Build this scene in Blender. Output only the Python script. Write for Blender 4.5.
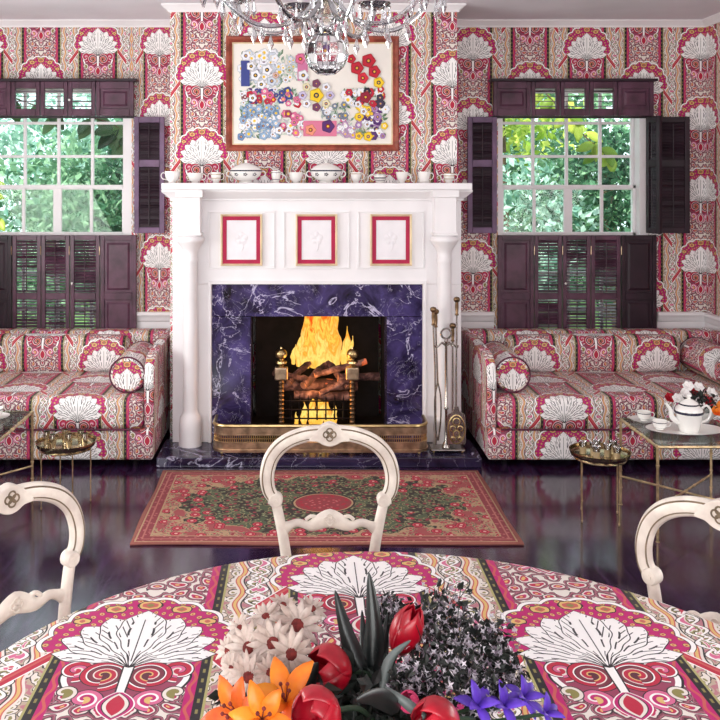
import bpy, math, random
from math import sin, cos, pi, sqrt, radians
from mathutils import Vector, Matrix
for o in list(bpy.data.objects): bpy.data.objects.remove(o)
sc = bpy.context.scene
col = sc.collection
# ------------------------------------------------------------------ camera
H = 1.67
cd = bpy.data.cameras.new('camera'); cam = bpy.data.objects.new('camera', cd); col.objects.link(cam)
cam.location = (0, 0, H); cam.rotation_euler = (pi/2, 0, 0)
cd.sensor_width = 36; cd.lens = 45; cd.shift_x = 0.082; cd.shift_y = -0.25; cd.clip_start = .05; cd.clip_end = 200
sc.camera = cam
# ------------------------------------------------------------------ world, sun, lamps, exposure
w = bpy.data.worlds.new('sky'); sc.world = w; w.use_nodes = True
wn = w.node_tree.nodes; wn.clear()
bg = wn.new('ShaderNodeBackground'); wo = wn.new('ShaderNodeOutputWorld')
bg.inputs[0].default_value = (.80, .95, 1.0, 1); bg.inputs[1].default_value = 2.0
w.node_tree.links.new(bg.outputs[0], wo.inputs[0])
def light(name, kind, loc, rot, energy, color=(1,1,1), size=1, size_y=None, **kw):
    l = bpy.data.lights.new(name, kind); o = bpy.data.objects.new(name, l); col.objects.link(o)
    o.location = loc; o.rotation_euler = rot; l.energy = energy; l.color = color
    if kind == 'AREA':
        l.size = size
        if size_y: l.shape = 'RECTANGLE'; l.size_y = size_y
    if kind == 'POINT': l.shadow_soft_size = size
    for k, v in kw.items(): setattr(l, k, v)
    return o
light('sun', 'SUN', (0, 0, 10), (radians(42), 0, radians(-25)), 6.5, (1, .96, .86), angle=.02)
light('side_fill', 'AREA', (-2.6, 3.3, 1.5), (radians(118), 0, radians(-90)), 158, (.96, 1, .97), 3.4, 1.5)  # added fill at the windowless left wall, tilted up to lift the ceiling
light('rear_fill', 'AREA', (-.6, -1.7, 1.7), (radians(104), 0, radians(-3)), 135, (.97, 1, .98), 3.2, 1.3)  # unseen fill added behind the camera, no rear window is modelled
light('east_fill', 'AREA', (2.8, 2.6, 1.5), (radians(118), 0, radians(90)), 68, (.97, 1, .98), 2.4, 1.4)  # added fill on the right-hand side, the wall there has no window
light('firelight', 'POINT', (.1, 5.62, .42), (0, 0, 0), 5, (1, .45, .12), .12)
sc.view_settings.view_transform = 'Standard'; sc.view_settings.look = 'None'
sc.view_settings.exposure = 0.0; sc.view_settings.gamma = 1
sc.view_settings.use_curve_mapping = False

# ------------------------------------------------------------------ helpers
def c(r, g, b):
    f = lambda v: (v/255/12.92) if v/255 <= .04045 else ((v/255+.055)/1.055)**2.4
    return (f(r), f(g), f(b), 1)
def P(px, py, D):
    s = 900/D
    return Vector(((px-301)/s, D, H-(py-180)/s))
def crom(pts, n=6, closed=False):
    pts = [Vector(p) for p in pts]; out = []; N = len(pts)
    rng = range(N if closed else N-1)
    for i in rng:
        p0 = pts[(i-1) % N] if closed or i > 0 else pts[0]
        p1 = pts[i]; p2 = pts[(i+1) % N]
        p3 = pts[(i+2) % N] if closed or i+2 < N else pts[-1]
        for k in range(n):
            t = k/n
            out.append(.5*((2*p1)+(p2-p0)*t+(2*p0-5*p1+4*p2-p3)*t*t+(3*p1-p0-3*p2+p3)*t**3))
    if not closed: out.append(pts[-1])
    return out
class MB:
    def __init__(s): s.v = []; s.f = []; s.uv = {}; s.colr = {}
    def add(s, vs, fs, uvs=None, colr=None):
        b = len(s.v); s.v += [Vector(v) for v in vs]
        for i, f in enumerate(fs):
            k = len(s.f); s.f.append([b+j for j in f])
            if uvs: s.uv[k] = [uvs[j] for j in f]
            if colr: s.colr[k] = colr
        return s
    def box(s, x0, x1, y0, y1, z0, z1):
        return s.add([(x0,y0,z0),(x1,y0,z0),(x1,y1,z0),(x0,y1,z0),(x0,y0,z1),(x1,y0,z1),(x1,y1,z1),(x0,y1,z1)],
              [(0,3,2,1),(4,5,6,7),(0,1,5,4),(1,2,6,5),(2,3,7,6),(3,0,4,7)])
    def obox(s, m, sx, sy, sz):      # oriented box, centred, m = Matrix
        vs = [m @ Vector((a*sx/2, b*sy/2, d*sz/2)) for d in (-1,1) for a, b in ((-1,-1),(1,-1),(1,1),(-1,1))]
        return s.add(vs, [(0,3,2,1),(4,5,6,7),(0,1,5,4),(1,2,6,5),(2,3,7,6),(3,0,4,7)])
    def sweep(s, path, prof, N0=None, closed=False, cap=True, scale=None):
        # prof: list of (a, b): a along side vector, b along N0
        path = [Vector(p) for p in path]; n = len(path); m = len(prof); vs = []
        prev = None
        for i, p in enumerate(path):
            if closed: T = path[(i+1) % n]-path[i-1]
            else: T = path[min(i+1, n-1)]-path[max(i-1, 0)]
            if T.length < 1e-9: T = Vector((0,0,1))
            T.normalize()
            if N0 is not None:
                B = Vector(N0); A = T.cross(B)
                if A.length < 1e-6: A = Vector((1,0,0))
                A.normalize(); B = A.cross(T).normalized()
            else:
                if prev is None:
                    A = T.orthogonal().normalized()
                else:
                    A = prev-T*prev.dot(T)
                    if A.length < 1e-6: A = T.orthogonal()
                    A.normalize()
                prev = A; B = T.cross(A)
            k = scale[i] if scale else 1
            ka, kb = k if isinstance(k, (tuple, list)) else (k, k)
            vs += [p+A*(a*ka)+B*(b*kb) for a, b in prof]
        fs = []
        for i in range(n if closed else n-1):
            j = (i+1) % n
            for q in range(m):
                r = (q+1) % m
                fs.append((i*m+q, i*m+r, j*m+r, j*m+q))
        if cap and not closed:
            fs.append(tuple(reversed(range(m)))); fs.append(tuple((n-1)*m+q for q in range(m)))
        return s.add(vs, fs)
    def tube(s, path, r, n=8, N0=None, closed=False, cap=True):
        prof = [(cos(2*pi*i/n), sin(2*pi*i/n)) for i in range(n)]
        L = len(path)
        sc_ = r if isinstance(r, list) else [r]*L
        return s.sweep(path, prof, N0, closed, cap, sc_)
    def cyl(s, p0, p1, r0, r1=None, n=12):
        return s.tube([p0, p1], [r0, r0 if r1 is None else r1], n)
    def lathe(s, prof, o=(0,0,0), n=20, M=None, cap=True, a0=0, a1=2*pi, wob=None):
        vs = []; fs = []; m = len(prof)
        for i in range(n):
            a = a0+(a1-a0)*i/n
            for j, (r, z) in enumerate(prof):
                rr = r*(wob(a, z) if wob else 1)
                v = Vector((rr*cos(a), rr*sin(a), z)); v = M @ v if M else v
                vs.append(v+Vector(o))
        for i in range(n):
            k = (i+1) % n
            for j in range(m-1):
                fs.append((i*m+j, k*m+j, k*m+j+1, i*m+j+1))
        if cap:
            if prof[0][0] > 1e-5: fs.append(tuple(reversed([i*m for i in range(n)])))
            if prof[-1][0] > 1e-5: fs.append(tuple(i*m+m-1 for i in range(n)))
        return s.add(vs, fs)
    def ball(s, o, r, n=12, sz=1):
        k = max(5, n//2)
        return s.lathe([(max(1e-6, r*sin(pi*j/k)), -r*sz*cos(pi*j/k)) for j in range(k+1)], o, n, cap=False)
    def prism(s, pts, d0, d1, ax='y'):   # outline pts (a,b) extruded
        n = len(pts)
        f = {'y': lambda a, b, d: (a, d, b), 'z': lambda a, b, d: (a, b, d), 'x': lambda a, b, d: (d, a, b)}[ax]
        vs = [f(a, b, d0) for a, b in pts]+[f(a, b, d1) for a, b in pts]
        fs = [tuple(range(n)), tuple(reversed(range(n, 2*n)))]+[(i, i+n, (i+1) % n+n, (i+1) % n) for i in range(n)]
        return s.add(vs, fs)
    def xform(s, M): s.v = [M @ v for v in s.v]; return s
    def build(s, name, mat, parent=None, smooth=True, bevel=0, uv=None, world=False, ang=40, sub=0, bseg=2):
        me = bpy.data.meshes.new(name)
        off = Vector((0,0,0)); pp = parent
        while world and pp: off += Vector(pp.location); pp = pp.parent
        me.from_pydata([tuple(v-off) for v in s.v], [], s.f)
        me.update()
        if s.uv or uv:
            l = me.uv_layers.new(name='UVMap')
            for p in me.polygons:
                pu = s.uv.get(p.index)
                for q, li in enumerate(p.loop_indices):
                    if pu and not callable(uv): l.data[li].uv = pu[q]
                    else:
                        co = s.v[p.vertices[q]]
                        if callable(uv): l.data[li].uv = uv(co, p.normal)
                        else:
                            n = p.normal; ax = max(range(3), key=lambda k: abs(n[k]))
                            l.data[li].uv = ((co.y, co.z), (co.x, co.z), (co.x, co.y))[ax]
        if s.colr:
            at = me.color_attributes.new('Col', 'FLOAT_COLOR', 'CORNER')
            for p in me.polygons:
                cc = s.colr.get(p.index, (1,1,1,1))
                for li in p.loop_indices: at.data[li].color = cc
        if mat: me.materials.append(mat)
        if smooth:
            me.polygons.foreach_set('use_smooth', [True]*len(me.polygons))
            me.set_sharp_from_angle(angle=radians(ang))
        me.validate()
        o = bpy.data.objects.new(name, me); col.objects.link(o)
        if parent: o.parent = parent
        if bevel:
            b = o.modifiers.new('bevel', 'BEVEL'); b.width = bevel; b.segments = bseg; b.limit_method = 'ANGLE'; b.angle_limit = radians(35); b.harden_normals = smooth
        if sub:
            b = o.modifiers.new('sub', 'SUBSURF'); b.levels = sub; b.render_levels = sub
        return o
def tag(o, label=None, cat=None, group=None, kind=None):
    if label: o['label'] = label
    if cat: o['category'] = cat
    if group: o['group'] = group
    if kind: o['kind'] = kind
    return o
def thing(name, loc, label, cat, rz=0, group=None):
    o = bpy.data.objects.new(name, None); col.objects.link(o); o.empty_display_size = .05
    o.location = loc; o.rotation_euler = (0, 0, rz)
    return tag(o, label, cat, group)
def copy_tree(o, parent=None):
    q = o.copy(); col.objects.link(q)
    if parent: q.parent = parent
    for ch in list(o.children): copy_tree(ch, q)
    return q
def dup(o, loc, rz, label, scale=None):
    q = copy_tree(o); q.location = loc; q.rotation_euler = (0, 0, rz); q['label'] = label
    if scale: q.scale = (scale,)*3
    return q

# ------------------------------------------------------------------ node maths
class NT:
    def __init__(s, nt): s.nt = nt
    def node(s, t, **kw):
        n = s.nt.nodes.new(t)
        for k, v in kw.items(): setattr(n, k, v)
        return n
    def link(s, a, b): s.nt.links.new(a, b)
class S:
    def __init__(s, g, sock): s.g = g; s.k = sock
    def m(s, op, *args, clamp=False):
        n = s.g.node('ShaderNodeMath', operation=op, use_clamp=clamp)
        for i, a in enumerate((s,)+args):
            if isinstance(a, S): s.g.link(a.k, n.inputs[i])
            else: n.inputs[i].default_value = a
        return S(s.g, n.outputs[0])
    def __add__(s, o): return s.m('ADD', o)
    __radd__ = __add__
    def __sub__(s, o): return s.m('SUBTRACT', o)
    def __rsub__(s, o): return (s*-1)+o
    def __mul__(s, o): return s.m('MULTIPLY', o)
    __rmul__ = __mul__
    def __truediv__(s, o): return s.m('DIVIDE', o)
    def __neg__(s): return s*-1
    def lt(s, o): return s.m('LESS_THAN', o)
    def gt(s, o): return s.m('GREATER_THAN', o)
    def abs(s): return s.m('ABSOLUTE')
    def floor(s): return s.m('FLOOR')
    def sin(s): return s.m('SINE')
    def sqrt(s): return s.m('SQRT')
    def min(s, o): return s.m('MINIMUM', o)
    def max(s, o): return s.m('MAXIMUM', o)
    def mod(s, o): return s.m('FLOORED_MODULO', o)
    def near(s, o, wd): return (s-o).abs().lt(wd)
def mix(g, fac, a, b):
    n = g.node('ShaderNodeMix', data_type='RGBA')
    for v, i in ((fac, 0), (a, 6), (b, 7)):
        if isinstance(v, S): g.link(v.k, n.inputs[i])
        elif hasattr(v, 'links'): g.link(v, n.inputs[i])
        else: n.inputs[i].default_value = v
    return n.outputs[2]
def comb(g, x, y, z=0):
    n = g.node('ShaderNodeCombineXYZ')
    for i, v in enumerate((x, y, z)):
        if isinstance(v, S): g.link(v.k, n.inputs[i])
        else: n.inputs[i].default_value = v
    return n.outputs[0]
def voro(g, vec, scale, rnd=1.0, feat='F1'):
    n = g.node('ShaderNodeTexVoronoi', voronoi_dimensions='2D', feature=feat)
    g.link(vec, n.inputs['Vector']); n.inputs['Scale'].default_value = scale; n.inputs['Randomness'].default_value = rnd
    return n
def noise(g, vec, scale, detail=3, rough=.5, dist=0):
    n = g.node('ShaderNodeTexNoise')
    if vec is not None: g.link(vec, n.inputs['Vector'])
    n.inputs['Scale'].default_value = scale; n.inputs['Detail'].default_value = detail
    n.inputs['Roughness'].default_value = rough; n.inputs['Distortion'].default_value = dist
    return n
def ramp(g, fac, stops, const=False):
    n = g.node('ShaderNodeValToRGB'); e = n.color_ramp.elements
    if const: n.color_ramp.interpolation = 'CONSTANT'
    while len(e) < len(stops): e.new(.5)
    for el, (p, cc) in zip(e, sorted(stops, key=lambda t: t[0])): el.position = p; el.color = cc
    g.link(fac.k if isinstance(fac, S) else fac, n.inputs[0])
    return n.outputs[0]
def newmat(name):
    m = bpy.data.materials.new(name); m.use_nodes = True
    nt = m.node_tree; b = nt.nodes['Principled BSDF']
    return m, NT(nt), b
def mat(name, cc, rough=.5, metal=0, var=.12, scale=12, bump=0, bscale=60, coat=0, emit=None, es=0, spec=.5, sss=0, trans=0, ior=1.45, cc2=None, sheen=0):
    m, g, b = newmat(name)
    b.inputs['Roughness'].default_value = rough; b.inputs['Metallic'].default_value = metal
    b.inputs['Specular IOR Level'].default_value = spec; b.inputs['IOR'].default_value = ior
    if coat: b.inputs['Coat Weight'].default_value = coat; b.inputs['Coat Roughness'].default_value = .12
    if trans: b.inputs['Transmission Weight'].default_value = trans
    if sheen: b.inputs['Sheen Weight'].default_value = sheen
    tc = g.node('ShaderNodeTexCoord')
    if var or cc2:
        n = noise(g, tc.outputs['Object'], scale, 4)
        lo = cc2 or tuple(v*(1-var) for v in cc[:3])+(1,); hi = cc if cc2 else tuple(min(1, v*(1+var)) for v in cc[:3])+(1,)
        g.link(ramp(g, n.outputs[0], [(.35, lo), (.65, hi)]), b.inputs['Base Color'])
    else: b.inputs['Base Color'].default_value = cc
    if bump:
        n = noise(g, tc.outputs['Object'], bscale, 3); bp = g.node('ShaderNodeBump')
        bp.inputs['Strength'].default_value = bump; bp.inputs['Distance'].default_value = .01
        g.link(n.outputs[0], bp.inputs['Height']); g.link(bp.outputs[0], b.inputs['Normal'])
    if emit: b.inputs['Emission Color'].default_value = emit; b.inputs['Emission Strength'].default_value = es
    return m

# ------------------------------------------------------------------ the printed fabric / wallpaper pattern
def make_pattern():
    gt = bpy.data.node_groups.new('lotus_print', 'ShaderNodeTree')
    gt.interface.new_socket('Vector', in_out='INPUT', socket_type='NodeSocketVector')
    gt.interface.new_socket('Color', in_out='OUTPUT', socket_type='NodeSocketColor')
    g = NT(gt); gi = g.node('NodeGroupInput'); go = g.node('NodeGroupOutput')
    sx = g.node('ShaderNodeSeparateXYZ'); g.link(gi.outputs[0], sx.inputs[0])
    U = S(g, sx.outputs[0]); V = S(g, sx.outputs[1])
    ci = (U/.4+.5).floor(); lu = U-ci*.4; par = ci.mod(2.0)
    v = V+par*.25; lv = v-(v/.5+.5).floor()*.5
    au = lu.abs()
    MAG = c(188, 4, 108); RED = c(188, 26, 62); WHT = c(250, 247, 246); CRM = c(232, 224, 216); BLK = c(24, 18, 26)
    OLV = c(140, 132, 74); GLD = c(222, 186, 116); PNK = c(214, 104, 146); ORG = c(200, 92, 86); GRN = c(58, 84, 62); MAU = c(150, 60, 90)
    nz = noise(g, comb(g, lu.abs(), lv), 13, 3, .55)
    nzc = g.node('ShaderNodeSeparateColor'); g.link(nz.outputs['Color'], nzc.inputs[0])
    wx = (S(g, nzc.outputs[0])-.5)*.07; wy = (S(g, nzc.outputs[1])-.5)*.07
    vec = comb(g, au+wx, lv+wy)
    # scrolls and rosettes
    va = voro(g, vec, 26, .75); da = S(g, va.outputs['Distance'])
    base = ramp(g, da, [(0, GLD), (.1, RED), (.2, MAG), (.24, CRM), (.34, BLK), (.38, c(128, 58, 78)), (.46, c(170, 100, 118)), (.53, BLK), (.57, CRM)], True)
    vb = voro(g, vec, 42, .9); db = S(g, vb.outputs['Distance'])
    side = ramp(g, db, [(0, RED), (.12, WHT), (.3, BLK), (.36, OLV), (.5, CRM), (.62, PNK)], True)
    side2 = ramp(g, db, [(0, OLV), (.16, CRM), (.36, BLK), (.43, c(190,170,150)), (.6, c(186,120,132))], True)
    cc = base
    wv = (lv*62).sin()*.006
    outer = au.gt(.132)
    cc = mix(g, outer, cc, side2)
    cc = mix(g, (au+wv).near(.166, .0105), cc, CRM)
    cc = mix(g, (au+wv).near(.166, .0055), cc, ORG)
    cc = mix(g, (au+wv).near(.166, .0028), cc, GLD)
    cc = mix(g, (au+wv).near(.178, .0015), cc, BLK)
    # scallop column on the column border
    sc1 = ((lv*25*pi).sin().abs()*.018)
    cc = mix(g, (au+sc1).gt(.199), cc, side)
    cc = mix(g, (au+sc1).near(.199, .0032), cc, WHT)
    cc = mix(g, (au+sc1).near(.1945, .0012), cc, BLK)
    # stripes
    cc = mix(g, au.near(.112, .009), cc, MAG)
    cc = mix(g, (au+(lv*110).sin()*.004).near(.112, .0028), cc, ORG)
    cc = mix(g, au.near(.127, .0078), cc, BLK)
    dots = ((lv*220).sin()).gt(.35)*au.near(.127, .0022)
    cc = mix(g, dots, cc, OLV)
    cc = mix(g, au.near(.1365, .0022), cc, c(176, 170, 110))
    # red swag from the halo to the column border
    sw = lv+(au-.12)*1.35+.035
    swm = au.gt(.138)
    cc = mix(g, sw.near(0, .021)*swm, cc, WHT)
    cc = mix(g, sw.near(0, .0165)*swm, cc, RED)
    cc = mix(g, sw.near(.004, .0045)*swm, cc, ORG)
    # scroll pairs below the flower
    def circ(x, y, sx_=1.0):
        dx = (au-x)*sx_; dy = lv-y
        return (dx*dx+dy*dy).sqrt()+dx.m('ARCTAN2', dy)*(.0026 if sx_ == 1 else .0)+wx*.10
    def rings(cc, d, lst):
        for r, k in lst: cc = mix(g, d.lt(r), cc, k)
        return cc
    cc = rings(cc, circ(0, -.125, .72), [(.078, BLK), (.075, WHT), (.068, MAU)])
    cc = rings(cc, circ(.085, -.105), [(.030, BLK), (.028, WHT), (.025, RED), (.016, BLK), (.0145, PNK), (.008, CRM), (.004, RED)])
    cc = rings(cc, circ(.038, -.120), [(.042, BLK), (.040, RED), (.0315, WHT), (.029, BLK), (.0275, c(120, 40, 60)), (.020, CRM), (.0175, RED), (.010, GLD), (.007, c(90, 30, 50))])
    cc = rings(cc, circ(.052, -.188), [(.026, BLK), (.024, PNK), (.016, WHT), (.012, MAG), (.006, GLD)])
    cc = rings(cc, circ(.088, -.170), [(.018, BLK), (.016, CRM), (.010, OLV)])
    # bud
    bd = au-(1-((lv+.205)/.034)*((lv+.205)/.034))*.022
    cc = rings(cc, bd, [(.008, WHT), (.0055, MAG), (.0, BLK), (-.002, CRM), (-.008, RED)])
    # halo
    th = lu.m('ARCTAN2', lv+.02)
    rr = (lu*lu+(lv+.02)*(lv+.02)).sqrt()
    hr = (th*9).sin().abs()*.011+.153
    up = (lv+au*.12).gt(-.03)
    hd = rr-hr
    cc = mix(g, hd.lt(.013)*up, cc, BLK)
    cc = mix(g, hd.lt(.0115)*up, cc, WHT)
    cc = mix(g, hd.lt(.003)*up, cc, BLK)
    vh = voro(g, comb(g, th*.17, rr), 44, .0); dh = S(g, vh.outputs['Distance'])
    halo = ramp(g, dh, [(0, RED), (.1, GLD), (.24, BLK), (.28, MAG)], True)
    cc = mix(g, hd.lt(.001)*up, cc, halo)
    for x, y, r in ((.0, .122, .02), (.062, .106, .017), (.115, .06, .014)):
        dx = (au-x)*.75; dy = lv-y; d = (dx*dx+dy*dy).sqrt()+((dx*300).sin().abs()*.002)
        cc = rings(cc, d, [(r, BLK), (r-.0025, GLD), (r-.008, ORG), (r-.0125, OLV)])
    # lotus: petals fan out of the base
    st = (au-.0055-(lv+.2)*0.02)
    cc = mix(g, st.lt(.0028)*lv.near(-.10, .07), cc, BLK)
    cc = mix(g, st.lt(.0)*lv.near(-.10, .07), cc, WHT)
    for deg, L, W, bend in ((73, .150, .0210, 3.0), (55, .166, .0265, 2.4), (38, .174, .0280, 1.7), (21, .184, .0285, .8), (0, .200, .0350, 0)):
        a = radians(deg); by = -.098
        X = au
        p = X*sin(a)+(lv-by)*cos(a); q = X*cos(a)-(lv-by)*sin(a)
        if bend: q = q+(p*(L-p))*bend
        t = (p-L*.5)/(L*.5)
        wd = (1-t*t)*W*(p*(1.9/L)+.16)
        wd = wd+(p*125).sin()*.0020
        qa = q.abs() if deg else q
        f = (qa-wd).max(p-L).max(-p)
        cc = mix(g, f.lt(0), cc, BLK)
        cc = mix(g, f.lt(-.0022), cc, WHT)
        # veins
        vn = (q*1.0/(wd+.004)).abs()
        vein = vn.near(.45, .045)*p.gt(L*.18)*p.lt(L*.78)*((p*160+vn*3).sin().gt(-.5))
        cc = mix(g, vein*f.lt(-.003), cc, BLK)
        mid = q.abs().lt(.0011)*p.gt(L*.1)*p.lt(L*.82)
        cc = mix(g, mid, cc, BLK)
        sh = ((q.abs()*1.0-p*.42)*520).sin().gt(.82)*p.gt(L*.5)*vn.gt(.45)*vn.lt(.8)
        cc = mix(g, sh*f.lt(-.004), cc, BLK)
    g.link(cc, go.inputs[0])
    return gt
PAT = make_pattern()
def pattern_mat(name, scale=1, rough=.75, off=(0, 0), bump=.15, coat=0, dull=None):
    m, g, b = newmat(name)
    uv = g.node('ShaderNodeUVMap'); mp = g.node('ShaderNodeMapping')
    mp.inputs['Scale'].default_value = (1/scale, 1/scale, 1); mp.inputs['Location'].default_value = (off[0], off[1], 0)
    g.link(uv.outputs[0], mp.inputs[0])
    gr = g.node('ShaderNodeGroup'); gr.node_tree = PAT; g.link(mp.outputs[0], gr.inputs[0])
    g.link(gr.outputs[0], b.inputs['Base Color'])
    b.inputs['Roughness'].default_value = rough
    if coat: b.inputs['Coat Weight'].default_value = coat; b.inputs['Coat Roughness'].default_value = .3
    n = noise(g, uv.outputs[0], 90, 3); bp = g.node('ShaderNodeBump'); bp.inputs['Strength'].default_value = bump; bp.inputs['Distance'].default_value = .004
    g.link(n.outputs[0], bp.inputs['Height']); g.link(bp.outputs[0], b.inputs['Normal'])
    return m
M = {}
M['paper'] = pattern_mat('printed_wallpaper', 1, .7)
M['chintz'] = pattern_mat('glazed_chintz', 1, .55, coat=.25, bump=.3)
M['cloth'] = pattern_mat('chintz_tablecloth', 1.13, .6, coat=.15)
M['white'] = mat('white_paint', c(238, 234, 236), .4, var=.03, scale=5)
M['ceil'] = mat('ceiling_paint', c(222, 218, 224), .8, var=.05, scale=2, bump=.1)
M['shutter'] = mat('plum_shutter_paint', c(82, 50, 68), .38, var=.35, scale=9, bump=.06, bscale=30)
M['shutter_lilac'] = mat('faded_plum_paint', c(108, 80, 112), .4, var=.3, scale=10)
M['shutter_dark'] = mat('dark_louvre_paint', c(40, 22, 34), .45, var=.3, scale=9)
M['brass'] = mat('brass', c(196, 170, 120), .28, 1, var=.2, scale=14)
M['oldbrass'] = mat('aged_brass', c(186, 162, 136), .36, 1, var=.35, scale=18, bump=.15)
M['darkbrass'] = mat('dark_bronze', c(120, 96, 72), .34, 1, var=.35, scale=20)
M['steel'] = mat('polished_steel', c(176, 172, 166), .26, 1, var=.2)
M['silver'] = mat('silver', c(222, 214, 196), .18, 1, var=.1)
M['iron'] = mat('black_iron', c(26, 22, 26), .45, .6, var=.3)
M['china'] = mat('white_china', c(244, 242, 238), .15, var=.02, coat=.6)
M['chinablue'] = mat('dark_china_trim', c(40, 40, 62), .2, var=.1, coat=.5)
M['chinagold'] = mat('gilt_trim', c(198, 160, 80), .25, .8, var=.1)
M['chair'] = mat('antiqued_cream_paint', c(238, 230, 218), .42, var=0, cc2=c(206, 194, 184), scale=16, bump=.12, bscale=45)
M['chairgold'] = mat('worn_gilt_line', c(120, 104, 84), .5, .1, var=.3, scale=30)
M['seat'] = mat('cream_upholstery', c(214, 200, 186), .8, var=.1, bump=.2)
# ------------------------------------------------------------------ more materials
def floor_mat():
    m, g, b = newmat('dark_plum_floorboards'); tc = g.node('ShaderNodeTexCoord')
    sx = g.node('ShaderNodeSeparateXYZ'); g.link(tc.outputs['Object'], sx.inputs[0])
    X = S(g, sx.outputs[0]); Y = S(g, sx.outputs[1])
    bi = (X/.14).floor()
    seam = (X/.14-bi-.5).abs().gt(.488)
    n = noise(g, comb(g, X*7+bi*3.7, Y*.9+bi*1.3), 3.2, 6, .6, 1.2)
    n2 = noise(g, comb(g, X, Y), 1.7, 4)
    cc = ramp(g, n.outputs[0], [(.3, c(18, 8, 20)), (.5, c(40, 20, 42)), (.72, c(78, 50, 88))])
    cc = mix(g, S(g, n2.outputs[0])*.4, cc, c(52, 26, 70))
    cc = mix(g, seam, cc, c(12, 6, 12))
    g.link(cc, b.inputs['Base Color'])
    n3 = noise(g, comb(g, X*2, Y*2), 5, 5, .6)
    g.link((S(g, n3.outputs[0])*.22+.05).k, b.inputs['Roughness'])
    bp = g.node('ShaderNodeBump'); bp.inputs['Strength'].default_value = .07; bp.inputs['Distance'].default_value = .004
    g.link(n.outputs[0], bp.inputs['Height']); g.link(bp.outputs[0], b.inputs['Normal'])
    b.inputs['Coat Weight'].default_value = .5; b.inputs['Coat Roughness'].default_value = .12
    return m
def marble_mat(name, base, mid, vein, sc_=3.0):
    m, g, b = newmat(name); tc = g.node('ShaderNodeTexCoord'); ob = tc.outputs['Object']
    n1 = noise(g, ob, sc_*1.6, 5, .6, 1.0)
    cc = ramp(g, n1.outputs[0], [(.32, base), (.68, mid)])
    wv = noise(g, ob, sc_*.8, 6, .55, 1.3); f = (S(g, wv.outputs[0])-.5).abs()
    n3 = noise(g, ob, sc_*.9, 2); k = S(g, n3.outputs[0]).gt(.45)
    cc = mix(g, ramp_fac(g, f, 0, .008)*k, cc, vein)
    wv2 = noise(g, ob, sc_*2.7, 6, .6, 1.4); f2 = (S(g, wv2.outputs[0])-.47).abs()
    cc = mix(g, ramp_fac(g, f2, 0, .008)*.45, cc, vein)
    g.link(cc, b.inputs['Base Color']); b.inputs['Roughness'].default_value = .13
    return m
def ramp_fac(g, f, a, bb):
    n = g.node('ShaderNodeMapRange'); g.link(f.k, n.inputs[0])
    n.inputs[1].default_value = a; n.inputs[2].default_value = bb; n.inputs[3].default_value = 1; n.inputs[4].default_value = 0
    return S(g, n.outputs[0])
M['floor'] = floor_mat()
M['marble'] = marble_mat('blue_violet_marble', c(14, 10, 26), c(82, 70, 128), c(206, 200, 230))
M['slab'] = marble_mat('dark_hearth_marble', c(26, 20, 36), c(60, 50, 84), c(180, 176, 200), 2)
M['soot'] = mat('sooty_firebrick', c(30, 24, 26), .9, var=.4, scale=9, bump=.4, bscale=25)
M['glass'] = None
def glass_mat(name, rough=.0, tint=(1,1,1,1), mixf=.12, fres=.7):
    m, g, b = newmat(name); nt = m.node_tree
    tr = g.node('ShaderNodeBsdfTransparent'); tr.inputs[0].default_value = tint
    gl = g.node('ShaderNodeBsdfGlossy'); gl.inputs['Roughness'].default_value = rough
    fr = g.node('ShaderNodeFresnel'); fr.inputs[0].default_value = 1.5
    mx = g.node('ShaderNodeMixShader'); g.link((S(g, fr.outputs[0])*fres+mixf).k, mx.inputs[0])
    g.link(tr.outputs[0], mx.inputs[1]); g.link(gl.outputs[0], mx.inputs[2])
    g.link(mx.outputs[0], nt.nodes['Material Output'].inputs[0])
    return m
M['pane'] = glass_mat('window_glass', .0, (.98, 1, .99, 1), 0, .3)
M['tglass'] = glass_mat('table_glass', .02, (.86, .93, .9, 1), .06)
M['crystal'] = mat('lead_crystal', c(250, 250, 252), .03, var=0, trans=1, ior=1.5)
M['crystalp'] = glass_mat('crystal_drops', .12, (.92, .93, .96, 1), .45)

def S_(o): return tag(o, kind='structure')
XM = .1; YW = 6.325; YB = 5.75; CEIL = 2.79; XL = -2.67; XR = 2.846
# ------------------------------------------------------------------ shell
m = MB().box(XL-.1, XR+.1, -2.2, 5.75, -.1, 0).box(XL-.1, XR+.1, 5.75, YW+.2, -.1, 0); S_(m.build('floor', M['floor'], smooth=False))
m = MB().box(XL-.1, XR+.1, -2.2, YW+.2, CEIL, CEIL+.12); S_(m.build('ceiling', M['ceil'], smooth=False))
def wuv(side):
    def f(co, n):
        if abs(n.x) > .7: return (co.y+.1, co.z-2.605+.5)
        if side == 'back' and co.x < 0: return (co.x+1.427, co.z-2.64+.5)
        if side == 'breast': return (co.x+.633, co.z-2.355)
        return (co.x-1.209, co.z-2.605+.5)
    return f
WL = (-2.25, -1.19); WR = (1.384, 2.44); WZ0, WZ1 = .45, 2.345
m = MB()
for a, b_ in ((XL, WL[0]), (WL[1], 0), (0, WR[0]), (WR[1], XR)): m.box(a, b_, YW, YW+.2, 0, CEIL)
for a, b_ in (WL, WR): m.box(a, b_, YW, YW+.2, 0, WZ0); m.box(a, b_, YW, YW+.2, WZ1, CEIL)
S_(m.build('wall_back', M['paper'], smooth=False, uv=wuv('back')))
m = MB().box(-.837, -.44, YB, YW, 0, CEIL).box(.64, .997, YB, YW, 0, CEIL).box(-.44, .64, YB, YW, .95, CEIL)
S_(m.build('wall_chimney_breast', M['paper'], smooth=False, uv=wuv('breast')))
S_(MB().box(XR, XR+.1, -2.2, YW, 0, CEIL).build('wall_right', M['paper'], smooth=False, uv=wuv('r')))
S_(MB().box(XL-.1, XL, -2.2, YW, 0, CEIL).build('wall_left', M['paper'], smooth=False, uv=wuv('l')))
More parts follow.
